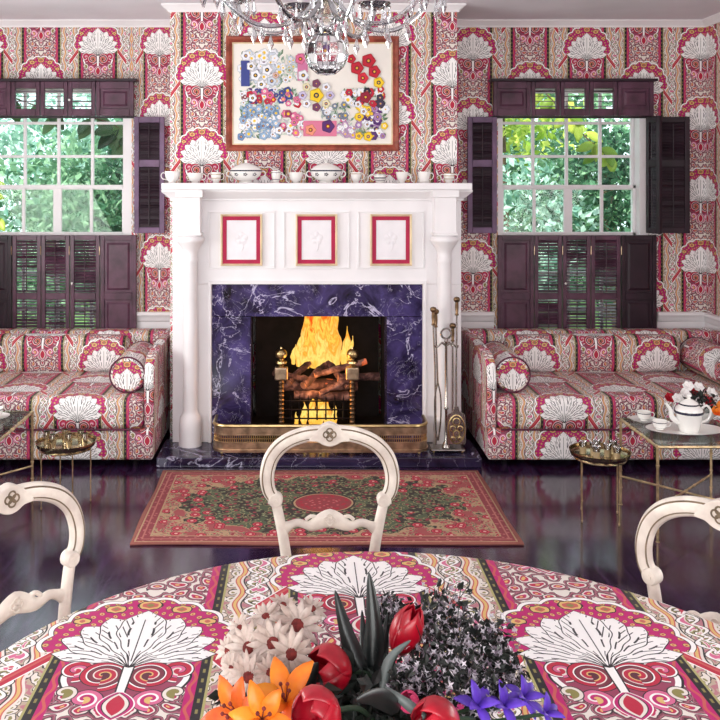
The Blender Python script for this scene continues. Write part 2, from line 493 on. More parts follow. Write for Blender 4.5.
S_(MB().box(XL-.1, XR+.1, -2.3, -2.2, 0, CEIL).build('wall_front', M['paper'], smooth=False, uv='box'))
# crown moulding follows walls and breast
cr = [(0, 0), (.05, 0), (.05, -.010), (.04, -.016), (.026, -.026), (.012, -.038), (.012, -.048), (0, -.048)]
def moulding(m, pts, z, prof):        # pts plan polyline, room on the right-hand side
    n = len(pts); vs = []
    for i, (x, y) in enumerate(pts):
        d0 = Vector((pts[i][0]-pts[i-1][0], pts[i][1]-pts[i-1][1])).normalized() if i else None
        d1 = Vector((pts[i+1][0]-x, pts[i+1][1]-y)).normalized() if i < n-1 else None
        r = lambda d: Vector((d.y, -d.x))
        if d0 is None: nn = r(d1)
        elif d1 is None: nn = r(d0)
        else:
            nn = (r(d0)+r(d1)); nn = nn/(1+r(d0).dot(r(d1)))
        for a, b_ in prof: vs.append((x+nn.x*a, y+nn.y*a, z+b_))
    k = len(prof); fs = []
    for i in range(n-1):
        for q in range(k):
            r2 = (q+1) % k; fs.append((i*k+q, (i+1)*k+q, (i+1)*k+r2, i*k+r2))
    fs += [tuple(range(k)), tuple(reversed(range((n-1)*k, n*k)))]
    m.add(vs, fs)
plan = [(XL, -2.2), (XL, YW), (-.837, YW), (-.837, YB), (.997, YB), (.997, YW), (XR, YW), (XR, -2.2)]
m = MB(); moulding(m, plan, CEIL, cr); S_(m.build('trim_1', M['white'], smooth=False))
dado = [(0, 0), (.035, 0), (.04, -.02), (.03, -.035), (.022, -.06), (.014, -.07), (.014, -.55), (.03, -.56), (.03, -.70), (0, -.70)]
for k, (a, b_) in enumerate(((XL, WL[0]-.1), (WL[1]+.04, -.84), (.997, WR[0]-.03), (WR[1]+.06, XR))):
    m = MB(); moulding(m, [(a, YW), (b_, YW)], .745, dado); S_(m.build('trim_%d' % (k+2), M['white'], smooth=False))
m = MB(); moulding(m, [(XR, YW), (XR, -2.2)], .745, dado); S_(m.build('trim_6', M['white'], smooth=False))

# ------------------------------------------------------------------ windows
def window(n, x0, x1):
    root = thing('window_%d' % n, (x0, YW, 0), None, None); tag(root, kind='structure')
    y = YW+.07; m = MB()
    m.box(x0, x0+.035, YW+.005, YW+.17, WZ0, WZ1).box(x1-.06, x1, YW+.005, YW+.17, WZ0, WZ1)
    m.box(x0, x1, YW+.005, YW+.17, WZ1-.03, WZ1).box(x0, x1, YW-.0+.005, YW+.17, WZ0, WZ0+.04)
    m.build('window_frame', M['white'], root, smooth=False, world=True)
    xa, xb = x0+.035, x1-.06
    m = MB(); W = xb-xa; zr = 1.60
    def bars(m, z0, z1, yy, nr, thick):
        t = .022
        m.box(xa, xa+t, yy, yy+.03, z0, z1).box(xb-t, xb, yy, yy+.03, z0, z1).box(xa, xb, yy, yy+.03, z0, z0+.03).box(xa, xb, yy, yy+.03, z1-.025, z1)
        for k in (1, 2, 3):
            w_ = thick if k == 2 else .011
            xx = xa+W*k/4; m.box(xx-w_, xx+w_, yy+.003, yy+.026, z0, z1)
        for k in range(1, nr):
            zz = z0+(z1-z0)*k/nr; m.box(xa, xb, yy+.005, yy+.024, zz-.010, zz+.010)
    bars(m, zr, WZ1-.03, y+.035, 3, .011); m.build('upper_sash', M['white'], root, smooth=False, world=True, bevel=.003)
    m = MB(); bars(m, 1.27, zr+.035, y, 1, .030); bars(m, WZ0+.04, 1.27, y, 3, .011)
    m.build('lower_sash', M['white'], root, smooth=False, world=True, bevel=.003)
    MB().box(xa, xb, y+.05, y+.053, zr, WZ1-.03).box(xa, xb, y+.014, y+.017, WZ0+.04, zr).build('pane', M['pane'], root, smooth=False, world=True)
window(1, *WL); window(2, *WR)

# ------------------------------------------------------------------ shutters
def leaf(root, x0, x1, y, z0, z1, kind, mid=None, tilt=38, T=.024, rod=True, mname='shutter', stile=.028, rail=.035, name='shutter_leaf', slat_mat=None, gap=.021):
    """one framed shutter leaf standing in the plane y (front face y-T)"""
    m = MB(); f0 = y-T
    m.box(x0, x0+stile, f0, y, z0, z1).box(x1-stile, x1, f0, y, z0, z1).box(x0+stile, x1-stile, f0, y, z0, z0+rail).box(x0+stile, x1-stile, f0, y, z1-rail, z1)
    if mid: m.box(x0+stile, x1-stile, f0, y, mid-.025, mid+.025)
    fr = m.build(name, M[mname], root, smooth=True, world=True, bevel=.003, bseg=1)
    cells = [(z0+rail, (mid-.025) if mid else z1-rail)]
    if mid: cells.append((mid+.025, z1-rail))
    off = Vector(root.location)
    for a, b_ in cells:
        if kind == 'solid':
            m = MB().box(x0+stile, x1-stile, y-.014, y-.006, a, b_)
            q = .018; m2 = MB()
            X0, X1, A, B = x0+stile+q, x1-stile-q, a+q, b_-q
            if X1-X0 > .02:
                e = .014
                m.add([(X0,y-.014,A),(X1,y-.014,A),(X1,y-.014,B),(X0,y-.014,B),(X0+e,y-.0225,A+e),(X1-e,y-.0225,A+e),(X1-e,y-.0225,B-e),(X0+e,y-.0225,B-e)],
                      [(0,1,5,4),(1,2,6,5),(2,3,7,6),(3,0,4,7),(4,5,6,7)])
            o = m.build('panel', M[mname], None, smooth=False)
        else:
            m = MB(); k = max(2, int((b_-a)/gap)); st = (b_-a)/k
            for i in range(k):
                zc = a+st*(i+.5); tl = tilt+random.Random(int(zc*1000)+int(x0*100)).uniform(-9, 13)*(1 if kind == 'l' else 1)+12*sin(zc*9+x0*5)*(tilt == 24)
                Mx = Matrix.Translation(((x0+x1)/2, y-T/2, zc)) @ Matrix.Rotation(radians(tl), 4, 'X')
                m.obox(Mx, x1-x0-2*stile, .026, .004)
            if rod: m.cyl(((x0+x1)/2, f0-.004, a+.01), ((x0+x1)/2, f0-.004, b_-.01), .0035, n=6)
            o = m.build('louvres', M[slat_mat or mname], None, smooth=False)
        o.parent = fr; o.matrix_parent_inverse = Matrix.Identity(4)
        o.data.transform(Matrix.Translation(-off))
    return fr
def knob(root, x, y, z):
    m = MB().lathe([(.0, -.016), (.007, -.014), (.009, -.008), (.004, -.004), (.004, 0)], n=10, M=Matrix.Rotation(radians(-90), 4, 'X')@Matrix.Scale(1, 4))
    m.xform(Matrix.Translation((x, y, z))); m.build('knob', M['china'], root, world=True)
YS = YW-.004
# right window
XW = lambda px, D=6.30: (px-301)*D/900
def valance(n, cells, x0, x1, z0, z1, lab, hinges):
    root = thing('shutter_valance', (x0, YS, z0), lab, 'shutter')
    MB().box(x0, x1, YS-.006, YS, z0, z1).box(x0, x1, YS-.075, YS-.006, z1-.02, z1).build('head_board', M['shutter_dark'], root, smooth=False, world=True) if False else None
    MB().box(x0-.015, x1+.015, YS-.095, YS, z1, z1+.018).box(x0, x1, YS-.02, YS, z0-.012, z0+.002).build('head_board', M['shutter_dark'], root, smooth=False, world=True, bevel=.003)
    for a, b_, k in cells:
        leaf(root, XW(a), XW(b_), YS-.045, z0, z1, k, tilt=8, rod=False, stile=.028, rail=.05, gap=.034, T=.03)
    knob(root, XW(hinges), YS-.075, (z0+z1)/2-.01)
ZV0, ZV1 = 2.115, 2.355
valance(1, [(492, 529, 'solid'), (529.6, 558, 'l'), (558.6, 587, 'l'), (587.6, 615, 'l'), (615.6, 651, 'solid')], XW(491), XW(652), ZV0, ZV1, 'low row of plum shutter leaves closed above the right-hand window', 563)
valance(2, [(-24, 13, 'solid'), (13.6, 42, 'l'), (42.6, 69.5, 'l'), (70, 97, 'l'), (97.6, 135, 'solid')], XW(-25), XW(136), ZV0, ZV1, 'low row of plum shutter leaves closed above the left-hand window', 71.5)
def lower(cells, lab, kx):
    x0 = XW(cells[0][0]); root = thing('folding_shutter', (x0, YS, .45), lab, 'shutter')
    for i, (a, b_, k, mn) in enumerate(cells):
        leaf(root, XW(a), XW(b_), YS-.03+(.004 if i % 2 else 0), .45, 1.285, k, mid=.86, tilt=24, mname=mn)
    knob(root, XW(kx), YS-.055, .95)
    for i, (a, b_, k, mn) in enumerate(cells[:-1]):
        for z in (1.18, .6): MB().cyl((XW(b_)+.001, YS-.058, z-.03), (XW(b_)+.001, YS-.058, z+.03), .004, n=6).build('hinge', M['oldbrass'], root, world=True)
lower([(497, 533, 'solid', 'shutter'), (533.5, 561, 'l', 'shutter'), (561.6, 589.3, 'l', 'shutter'), (590, 619.4, 'l', 'shutter'), (620, 655, 'solid', 'shutter_dark')], 'plum folding shutter closed across the lower half of the right-hand window', 564)
lower([(-22, 13, 'solid', 'shutter_dark'), (13.6, 42, 'l', 'shutter'), (42.6, 70.6, 'l', 'shutter'), (71.2, 100.6, 'l', 'shutter'), (101.2, 137, 'solid', 'shutter')], 'plum folding shutter closed across the lower half of the left-hand window', 73.5)
def side(x0, x1, z0, z1, rz, lab, mn='shutter_lilac', flip=False):
    """leaf swung open about its window side"""
    W = x1-x0
    root = thing('side_shutter', (x0, YS-.03, z0), lab, 'shutter')
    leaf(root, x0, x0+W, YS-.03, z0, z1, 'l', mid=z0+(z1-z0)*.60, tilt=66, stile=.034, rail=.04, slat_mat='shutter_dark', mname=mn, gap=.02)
    if flip: root.location = (x1, YS-.03, z0); [setattr(ch, 'location', (-W, 0, 0)) for ch in root.children]
    root.rotation_euler.z = rz
    return root
ZS0, ZS1 = 1.30, 2.11
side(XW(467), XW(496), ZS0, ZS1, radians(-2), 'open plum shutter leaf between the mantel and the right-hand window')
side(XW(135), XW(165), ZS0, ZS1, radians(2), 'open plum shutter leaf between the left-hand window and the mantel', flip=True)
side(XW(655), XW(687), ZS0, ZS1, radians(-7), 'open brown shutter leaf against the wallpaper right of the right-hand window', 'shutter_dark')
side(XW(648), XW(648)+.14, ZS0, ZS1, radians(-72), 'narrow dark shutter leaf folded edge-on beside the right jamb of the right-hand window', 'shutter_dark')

# ------------------------------------------------------------------ fireplace
MX0, MX1 = -.79, .985
root = thing('fireplace_mantel', (XM, YB, 0), 'white painted fireplace mantel with slender columns and a long shelf', 'fireplace')
m = MB(); F = 5.53
m.box(MX0, -.55, F, YB, .058, 1.03).box(.75, MX1, F, YB, .058, 1.03).box(MX0, MX1, F, YB, 1.03, 1.58)
m.box(-.56, .76, F-.012, F, 1.03, 1.05).box(-.57, -.55, F-.012, F, .058, 1.05).box(.75, .77, F-.012, F, .058, 1.05)
m.build('mantel_body', M['white'], root, world=True, bevel=.004)
# frieze compartments
PCX = [P(241.5, 240, 5.52).x, P(316.5, 240, 5.52).x, P(391, 240, 5.52).x]; PZ = P(0, 240, 5.52).z
for x in PCX:
    m = MB(); wx, wz, t = .205, .178, .012
    m.box(x-wx, x+wx, F-.008, F, PZ+wz-t, PZ+wz).box(x-wx, x+wx, F-.008, F, PZ-wz, PZ-wz+t).box(x-wx, x-wx+t, F-.008, F, PZ-wz+t, PZ+wz-t).box(x+wx-t, x+wx, F-.008, F, PZ-wz+t, PZ+wz-t)
    m.build('frieze_moulding', M['white'], root, world=True, bevel=.003)
m = MB()
m.box(-.835, 1.025, F-.15, YB, 1.612, 1.652)
moulding(m, [(MX0-.0, YB), (MX0-.0, F), (MX1+.0, F), (MX1+.0, YB)][::1], 1.612, [(0, 0), (.06, 0), (.06, -.015), (.045, -.028), (.03, -.045), (.014, -.056), (.014, -.07), (0, -.07)])
m.box(MX0, MX1, F, YB, 1.56, 1.612)
for x in (-.673, .872): m.box(x-.082, x+.082, F-.115, F, 1.565, 1.612)
m.build('mantel_shelf', M['white'], root, world=True, bevel=.005)
for x in (-.673, .872):
    yc = 5.475
    m = MB().box(x-.066, x+.066, yc-.055, F, 1.335, 1.565)
    m.box(x-.075, x+.075, yc-.062, F, 1.335, 1.35)
    m.build('pilaster_block', M['white'], root, world=True, bevel=.004)
    m = MB().lathe([(.070, .058), (.070, .075), (.066, .09), (.070, .16), (.064, .225), (.05, .25), (.042, .27), (.044, .30), (.044, .80), (.041, 1.16), (.046, 1.175), (.046, 1.19), (.04, 1.2), (.044, 1.235), (.058, 1.262), (.078, 1.29), (.086, 1.30), (.086, 1.317), (.07, 1.335)], (x, yc, 0), 28)
    co = m.build('column', M['white'], root, world=True, ang=50)
# marble slips
m = MB().box(-.55, -.311, F+.03, YB-.02, .058, .824).box(.531, .75, F+.03, YB-.02, .058, .824).box(-.55, .75, F+.03, YB-.02, .827, 1.03)
m.build('marble_surround', M['marble'], root, world=True, bevel=.002)
# firebox
m = MB(); fx0, fx1 = -.311, .531
m.box(fx0, fx1, 6.15, 6.2, .05, .94).box(-.43, -.33, YB-.01, 6.2, .05, .94).box(.55, .63, YB-.01, 6.2, .05, .94)
m.box(-.43, .63, 5.57, 6.2, .03, .06).box(-.43, .63, YB, 6.2, .90, .94)
m.build('firebox_lining', M['soot'], root, smooth=False, world=True)
hs = MB().box(-.84, 1.05, 5.22, 5.60, .0, .058)
tag(hs.build('hearth_slab', M['slab'], bevel=.006), 'raised dark marble hearth slab under the brass fender', 'hearth')

# fender
root = thing('fender', (XM+.014, 5.28, .058), 'antique brass fender with a pierced band standing round the fire', 'fender')
fx0, fx1, fy, fyb = -.515, .745, 5.275, 5.50; r = .085
path = [(fx0, fyb)]+[(fx0+r-r*cos(a), fy+r-r*sin(a)) for a in [pi/2*k/8 for k in range(9)]]+[(fx1-r+r*sin(a), fy+r-r*cos(a)) for a in [pi/2*k/8 for k in range(9)]]+[(fx1, fyb)]
def band(m, z0, z1, t, o=0):
    m.sweep([(x, y, (z0+z1)/2) for x, y in path], [(-t/2+o, -(z1-z0)/2), (t/2+o, -(z1-z0)/2), (t/2+o, (z1-z0)/2), (-t/2+o, (z1-z0)/2)], N0=(0, 0, 1))
m = MB(); band(m, .083, .125, .008); band(m, .075, .09, .022); band(m, .122, .134, .014); band(m, .173, .180, .012); band(m, .180, .222, .008)
m.build('fender_plate', M['oldbrass'], root, world=True)
m = MB(); m.tube([(x, y, .228) for x, y in path], .0105, 8); m.build('top_rail', M['brass'], root, world=True)
m = MB(); L = 0
pp = [Vector((x, y, 0)) for x, y in path]; seg = []
for a, b_ in zip(pp[:-1], pp[1:]): seg.append((a, b_, (b_-a).length))
d = 0; step = .0125
for a, b_, l in seg:
    while d < l:
        q = a+(b_-a)*(d/l); m.box(q.x-.0028, q.x+.0028, q.y-.0028, q.y+.0028, .132, .175); d += step
    d -= l
band(m, .151, .156, .006)
m.build('pierced_band', M['brass'], root, world=True, smooth=False)
for x, y in ((fx0+.05, fy+.02), (fx1-.05, fy+.02), (XM+.015, fy+.0), (fx0, fyb-.02), (fx1, fyb-.02)):
    MB().ball((x, y, .0665), .0095, 10).build('foot', M['brass'], root, world=True)

# andirons, grate, logs, fire
for k, (px_, lab) in enumerate(((281, 'brass-ball andiron standing left of the burning logs'), (353, 'brass-ball andiron standing right of the burning logs'))):
    x = P(px_, 0, 5.56).x; y = 5.62
    root = thing('andiron', (x, y, .06), lab, 'andiron', group='pair of brass andirons')
    MB().lathe([(.0, .626), (.006, .626), (.008, .617), (.024, .611), (.034, .598), (.037, .582), (.033, .566), (.014, .553), (.014, .545), (.034, .54), (.036, .528), (.02, .52), (.012, .50)], (x, y, 0), 20).build('ball_finial', M['brass'], root, world=True)
    MB().box(x-.042, x+.042, y-.025, y+.025, .42, .505).build('cap_block', M['oldbrass'], root, world=True, bevel=.012)
    m = MB().cyl((x, y, .07), (x, y, .43), .016, n=14)
    for i in range(12): m.lathe([(.016, 0), (.020, .008), (.016, .016)], (x, y, .10+i*.027), 12, cap=False)
    m.build('post', M['darkbrass'], root, world=True)
    MB().sweep(crom([(x-.07, y-.03, .067), (x-.03, y-.01, .10), (x, y, .115), (x+.03, y-.01, .10), (x+.07, y-.03, .067)], 5), [(-.01, -.012), (.01, -.012), (.01, .012), (-.01, .012)], N0=(0, 1, 0)).build('foot', M['iron'], root, world=True)
    MB().box(x-.01, x+.01, y+.01, y+.36, .13, .15).box(x-.01, x+.01, y+.34, y+.36, .06, .14).build('log_bar', M['iron'], root, world=True)
gx0, gx1 = -.03, .235; gx0 = P(290, 0, 5.75).x; gx1 = P(344, 0, 5.75).x
root = thing('fire_grate', ((gx0+gx1)/2, 5.8, .06), 'black iron fire basket with spiked bars holding the logs', 'grate')
m = MB()
for z in (.16, .215, .27): m.tube([(gx0-.06, 5.70, z), (gx1+.06, 5.70, z)], .006, 6)
m.build('front_bar', M['iron'], root, world=True)
m = MB()
for i in range(9):
    x = gx0-.05+(gx1-gx0+.1)*i/8; m.tube([(x, 5.70, .15), (x, 5.70, .285), (x, 5.695, .31)], [.005, .005, .001], 6)
m.build('spikes', M['iron'], root, world=True)
m = MB()
for i in range(9):
    x = gx0-.05+(gx1-gx0+.1)*i/8; m.tube([(x, 5.70, .16), (x, 6.0, .16)], .006, 6)
m.build('floor_bars', M['iron'], root, world=True)
for x, y in ((gx0-.06, 5.70), (gx1+.06, 5.70), (gx0-.06, 6.0), (gx1+.06, 6.0)):
    MB().tube([(x, y, .06), (x, y, .27)], .008, 8).build('leg', M['iron'], root, world=True)
barkm, g, b = newmat('charred_bark'); tc = g.node('ShaderNodeTexCoord')
nn = noise(g, tc.outputs['Object'], 16, 5, .6, .4); nm = noise(g, tc.outputs['Object'], 5, 3)
g.link(ramp(g, nn.outputs[0], [(.35, c(30, 18, 20)), (.5, c(74, 46, 46)), (.7, c(150, 116, 110))]), b.inputs['Base Color']); b.inputs['Roughness'].default_value = .85
bp = g.node('ShaderNodeBump'); bp.inputs['Strength'].default_value = .7; bp.inputs['Distance'].default_value = .01; g.link(nn.outputs[0], bp.inputs['Height']); g.link(bp.outputs[0], b.inputs['Normal'])
g.link((S(g, nm.outputs[0]).gt(.66)*S(g, nn.outputs[0])).k, b.inputs['Emission Strength']); b.inputs['Emission Color'].default_value = (1, .16, .03, 1)
M['bark'] = barkm; M['logend'] = mat('sawn_log_end', c(150, 104, 80), .8, var=.3, scale=30)
rr = random.Random(4)
logs = [((-.13, 5.80, .345), (.36, 5.86, .335), .038, 'thick charred log lying level across the back of the fire basket'),
        ((-.04, 5.74, .30), (.30, 5.77, .285), .030, 'dark log lying low along the front of the fire basket'),
        ((.02, 5.70, .365), (.20, 5.90, .50), .026, 'log leaning up to the right in the middle of the fire'),
        ((.30, 5.72, .36), (.12, 5.92, .53), .024, 'log leaning up to the left behind the right andiron'),
        ((-.08, 5.72, .38), (.08, 5.92, .50), .022, 'thin log leaning right behind the left andiron'),
        ((.09, 5.76, .42), (.42, 5.80, .50), .022, 'log raised highest on the right of the pile'),
        ((.24, 5.75, .405), (.50, 5.82, .40), .027, 'log end sticking out toward the right firebox wall'),
        ((-.17, 5.78, .43), (.04, 5.73, .40), .020, 'short stick lying on the left of the pile'),
        ((.12, 5.68, .325), (.30, 5.72, .40), .018, 'short split stick in front of the pile')]
for a, b_, r_, lab in logs:
    a = Vector(a); b_ = Vector(b_); n = 9; path_ = []; rad = []
    for i in range(n+1):
        t = i/n; path_.append(a.lerp(b_, t)+Vector((rr.uniform(-1, 1), rr.uniform(-1, 1), rr.uniform(-1, 1)))*r_*.18); rad.append(r_*rr.uniform(.85, 1.12))
    root = thing('log', a, lab, 'log', group='logs on the fire')
    MB().tube(path_, rad, 10).build('bark', M['bark'], root, world=True, ang=60)
    d_ = (path_[0]-path_[1]).normalized()
    MB().cyl(path_[0]-d_*.002, path_[0]+d_*.004, rad[0]*.86, n=10).build('cut_end', M['logend'], root, world=True)
# flames: closed tongues of burning gas, hottest near the logs
def flame_mat(name, z0, z1, stops, es):
    m_, g, b = newmat(name); nt = m_.node_tree; ge = g.node('ShaderNodeNewGeometry'); sx = g.node('ShaderNodeSeparateXYZ'); g.link(ge.outputs['Position'], sx.inputs[0])
    n_ = noise(g, comb(g, S(g, sx.outputs[0]), S(g, sx.outputs[1]), S(g, sx.outputs[2])*.3), 22, 4, .6, .6)
    t = (S(g, sx.outputs[2])-z0)/(z1-z0)+(S(g, n_.outputs[0])-.5)*1.5
    cc = ramp(g, t, stops)
    tr = g.node('ShaderNodeBsdfTransparent'); lw = g.node('ShaderNodeLayerWeight'); lw.inputs[0].default_value = .35
    cc = mix(g, (S(g, lw.outputs['Facing'])*1.0).m('POWER', 1.4), cc, c(232, 70, 24))
    em = g.node('ShaderNodeEmission'); g.link(cc, em.inputs[0]); em.inputs[1].default_value = es
    mx = g.node('ShaderNodeMixShader'); g.link((S(g, lw.outputs['Facing'])*1.0).m('POWER', 2.2).k, mx.inputs[0]); g.link(em.outputs[0], mx.inputs[1]); g.link(tr.outputs[0], mx.inputs[2])
    g.link(mx.outputs[0], nt.nodes['Material Output'].inputs[0]); return m_
FL = [(0, c(255, 190, 70)), (.3, c(255, 226, 120)), (.48, c(255, 160, 50)), (.62, c(255, 214, 90)), (.78, c(252, 120, 30)), (1, c(226, 60, 24))]
M['flame'] = flame_mat('flame', .38, .95, FL, 1.15); M['flamelow'] = flame_mat('low_flame', .10, .34, FL, 1.2)
def tongue(x, y, z0, h, r_, lean, seed, fl=.6):
    q = random.Random(seed); n = 14; pa = []; ra = []
    ph = q.uniform(0, 6)
    for i in range(n+1):
        t = i/n
        pa.append((x+lean*t*t+sin(t*7+ph)*r_*.35*t, y+cos(t*5+ph)*r_*.2, z0+h*t)); e = r_*(sin(pi*min(1, t*.95+.13))**.8)*(1-t*.35)*(1+.16*sin(t*17+ph)); ra.append((max(e, .002), max(e*fl, .002)))
    return MB().sweep(pa, [(cos(2*pi*k/12), sin(2*pi*k/12)) for k in range(12)], N0=(0, 1, 0), scale=ra)
root = thing('fire', (.14, 5.86, .40), 'tall yellow and orange flames rising from the logs', 'fire')
for i, (x, z0, h, r_, le) in enumerate(((.03, .44, .44, .055, .04), (.10, .44, .50, .075, .01), (.165, .44, .52, .078, .0), (.21, .44, .46, .065, .0), (-.01, .45, .25, .035, .03), (.285, .44, .27, .034, .03), (.13, .44, .40, .10, .0), (.325, .46, .19, .022, .01), (-.05, .46, .13, .02, .01))):
    tongue(x, 5.87+.02*(i % 3), z0, h, r_, le, i).build('flame', M['flame'], root, world=True)
root = thing('ember_fire', (.11, 5.80, .09), 'small low flames burning beneath the grate', 'fire')
for i, (x, h, r_) in enumerate(((.02, .16, .025), (.07, .2, .032), (.12, .22, .036), (.17, .2, .03), (.215, .15, .022), (.10, .12, .05), (-.03, .09, .015))):
    tongue(x, 5.80+.015*(i % 2), .085, h, r_, .0, 40+i).build('flame', M['flamelow'], root, world=True)

# fire tools
tx, ty = P(447, 0, 5.33).x, 5.36
root = thing('fire_tool_stand', (tx, ty, .058), 'steel fire tool stand with ring top on the right end of the hearth', 'stand')
MB().box(tx-.095, tx+.105, ty-.06, ty+.06, .070, .082).build('base_plate', M['steel'], root, world=True, bevel=.006)
for a, b_ in ((-.08, -.045), (.09, -.045), (-.08, .045), (.09, .045)): MB().ball((tx+a, ty+b_, .0655), .0078, 8).build('foot', M['brass'], root, world=True)
MB().lathe([(.026, .082), (.02, .10), (.008, .12), (.008, .30), (.014, .31), (.008, .32), (.007, .70), (.013, .71), (.007, .725)], (tx, ty, 0), 12).build('pole', M['steel'], root, world=True)
m = MB().tube([(tx+.03*cos(a), ty, .755+.03*sin(a)) for a in [2*pi*k/18 for k in range(18)]], .006, 6, N0=(0, 1, 0), closed=True); m.build('ring_handle', M['steel'], root, world=True)
m = MB()
for s in (-1, 1):
    m.tube(crom([(tx, ty, .68), (tx+s*.03, ty-.015, .70), (tx+s*.06, ty-.02, .675), (tx+s*.066, ty-.025, .69)], 5), .005, 6)
    m.tube(crom([(tx, ty, .68), (tx+s*.02, ty+.015, .70), (tx+s*.04, ty+.03, .675), (tx+s*.045, ty+.035, .69)], 5), .005, 6)
m.build('hook', M['steel'], root, world=True)
def tool(name, lab, dx, dy, ztop, tip, rod_top_x=0):
    r0 = thing(name, (tx+dx, ty+dy, .09), lab, name.replace('fireplace_', '').replace('_', ' '), group='steel fireside tools')
    x, y = tx+dx, ty+dy
    x2 = x+rod_top_x
    MB().tube([(x2, y, ztop-.10), (x+(x2-x)*.3, y, .55), (x, y, tip)], .0055, 8).build('shaft', M['steel'], r0, world=True)
    MB().lathe([(.006, -.10), (.013, -.095), (.008, -.085), (.011, -.05), (.010, -.02), (.018, -.012), (.020, 0), (.014, .010), (.0, .014)], (x2, y, ztop), 12).build('handle', M['darkbrass'], r0, world=True)
    return r0, x, y
tool('poker', 'steel poker leaning leftmost in the fire tool stand', -.064, -.02, .905, .10, -.015)
r0, x, y = tool('tongs', 'steel fire tongs hanging beside the poker', -.045, .03, .885, .45, -.012)
m = MB()
for s in (-1, 1): m.tube(crom([(x, y, .46), (x+s*.018, y, .36), (x+s*.016, y, .22), (x+s*.002, y, .11)], 5), .0045, 6)
m.build('tong_arms', M['steel'], r0, world=True)
r0, x, y = tool('fireplace_shovel', 'steel shovel with a pierced blade hanging rightmost in the stand', .055, -.025, .965, .30, .004)
m = MB(); ol = []
for a, b_ in ((-.012, .33), (-.02, .30), (-.05, .285), (-.056, .24), (-.056, .12), (-.05, .105), (.05, .105), (.056, .12), (.056, .24), (.05, .285), (.02, .30), (.012, .33)): ol.append((x+a, b_))
m.prism(ol, y-.012, y-.008); m.build('blade', M['steel'], r0, world=True, bevel=.002)
m = MB()
for a, b_, r_ in ((0, .24, .022), (-.022, .20, .016), (.022, .20, .016), (0, .17, .02), (-.02, .14, .012), (.02, .14, .012)):
    m.tube([(x+a+r_*cos(t), y-.015, b_+r_*sin(t)) for t in [2*pi*k/12 for k in range(12)]], .003, 5, N0=(0, 1, 0), closed=True)
m.tube([(x+.05*cos(t), y-.014, .195+.085*sin(t)) for t in [2*pi*k/20 for k in range(20)]], .0035, 5, N0=(0, 1, 0), closed=True)
m.build('scrollwork', M['brass'], r0, world=True)
r0, x, y = tool('hearth_brush', 'small hearth brush hanging behind the shovel', .045, .035, .80, .25, 0)
MB().lathe([(.008, .28), (.02, .26), (.028, .22), (.03, .12), (.0, .118)], (x, y, 0), 12).build('bristles', M['iron'], r0, world=True)

# ------------------------------------------------------------------ framed print over the mantel
px0, px1 = P(226, 0, 5.73).x, P(399, 0, 5.73).x; pz0, pz1 = P(0, 151, 5.73).z, P(0, 36, 5.73).z
M['framewood'] = mat('red_mahogany_frame', c(150, 74, 58), .35, var=.3, scale=24)
M['mount'] = mat('cream_mount', c(240, 234, 226), .8, var=.02)
M['gilt'] = mat('pale_gilt', c(222, 200, 164), .4, .2, var=.1)
root = thing('framed_print', ((px0+px1)/2, YB, pz0), 'large mahogany framed flower print hanging over the mantel', 'picture')
def frame_loop(m, x0, x1, z0, z1, yb, prof):   # prof (inward, depth)
    k = len(prof); vs = []
    for sx_, sz_, X, Z in ((1, 1, x0, z0), (-1, 1, x1, z0), (-1, -1, x1, z1), (1, -1, x0, z1)):
        for a, d_ in prof: vs.append((X+sx_*a, yb-d_, Z+sz_*a))
    fs = []
    for i in range(4):
        j = (i+1) % 4
        for q in range(k): r2 = (q+1) % k; fs.append((i*k+q, j*k+q, j*k+r2, i*k+r2))
    m.add(vs, fs)
m = MB(); frame_loop(m, px0, px1, pz0, pz1, YB-.002, [(0, 0), (0, .022), (.008, .03), (.02, .026), (.03, .018), (.034, .022), (.040, .018), (.040, 0)]); m.build('frame', M['framewood'], root, world=True, smooth=False)
m = MB(); frame_loop(m, px0+.040, px1-.040, pz0+.040, pz1-.040, YB-.002, [(0, 0), (0, .014), (.006, .014), (.008, .008), (.008, 0)]); m.build('gilt_slip', M['gilt'], root, world=True, smooth=False)
MB().box(px0+.04, px1-.04, YB-.010, YB-.004, pz0+.04, pz1-.04).build('mount', M['mount'], root, world=True, smooth=False)
# the printed flower arrangement (flat ink on the sheet)
colm, g, b = newmat('printed_flowers'); at = g.node('ShaderNodeAttribute', attribute_name='Col'); g.link(at.outputs[0], b.inputs['Base Color']); b.inputs['Roughness'].default_value = .7
M['ink'] = colm
q = random.Random(11); m = MB(); layer = [0]
ix0, ix1, iz0, iz1 = P(241, 0, 5.73).x, P(386, 0, 5.73).x, P(0, 139, 5.73).z, P(0, 48, 5.73).z
def ink_poly(pts, cc):
    yy = YB-.0105-layer[0]*.0000035; layer[0] += 1
    m.add([(x, yy, z) for x, z in pts], [tuple(range(len(pts)))], colr=cc)
def rosette(x, z, r_, cc, cen, np_=5, edge=None):
    if edge: edge = tuple(v*.62 for v in cc[:3])+(1,); ink_poly([(x+r_*1.06*cos(t)*(1-.16*abs(sin(np_*t/2))), z+r_*1.08*sin(t)*(1-.16*abs(sin(np_*t/2)))) for t in [2*pi*k/30 for k in range(30)]], edge)
    ink_poly([(x+r_*cos(t)*(1-.28*abs(sin(np_*t/2))), z+r_*sin(t)*(1-.28*abs(sin(np_*t/2)))) for t in [2*pi*k/30 for k in range(30)]], cc)
    ink_poly([(x+r_*.38*cos(t), z+r_*.38*sin(t)) for t in [2*pi*k/12 for k in range(12)]], cen)
    ink_poly([(x+r_*.18*cos(t), z+r_*.18*sin(t)) for t in [2*pi*k/8 for k in range(8)]], c(236, 190, 60))
fw = ix1-ix0; fh = iz1-iz0
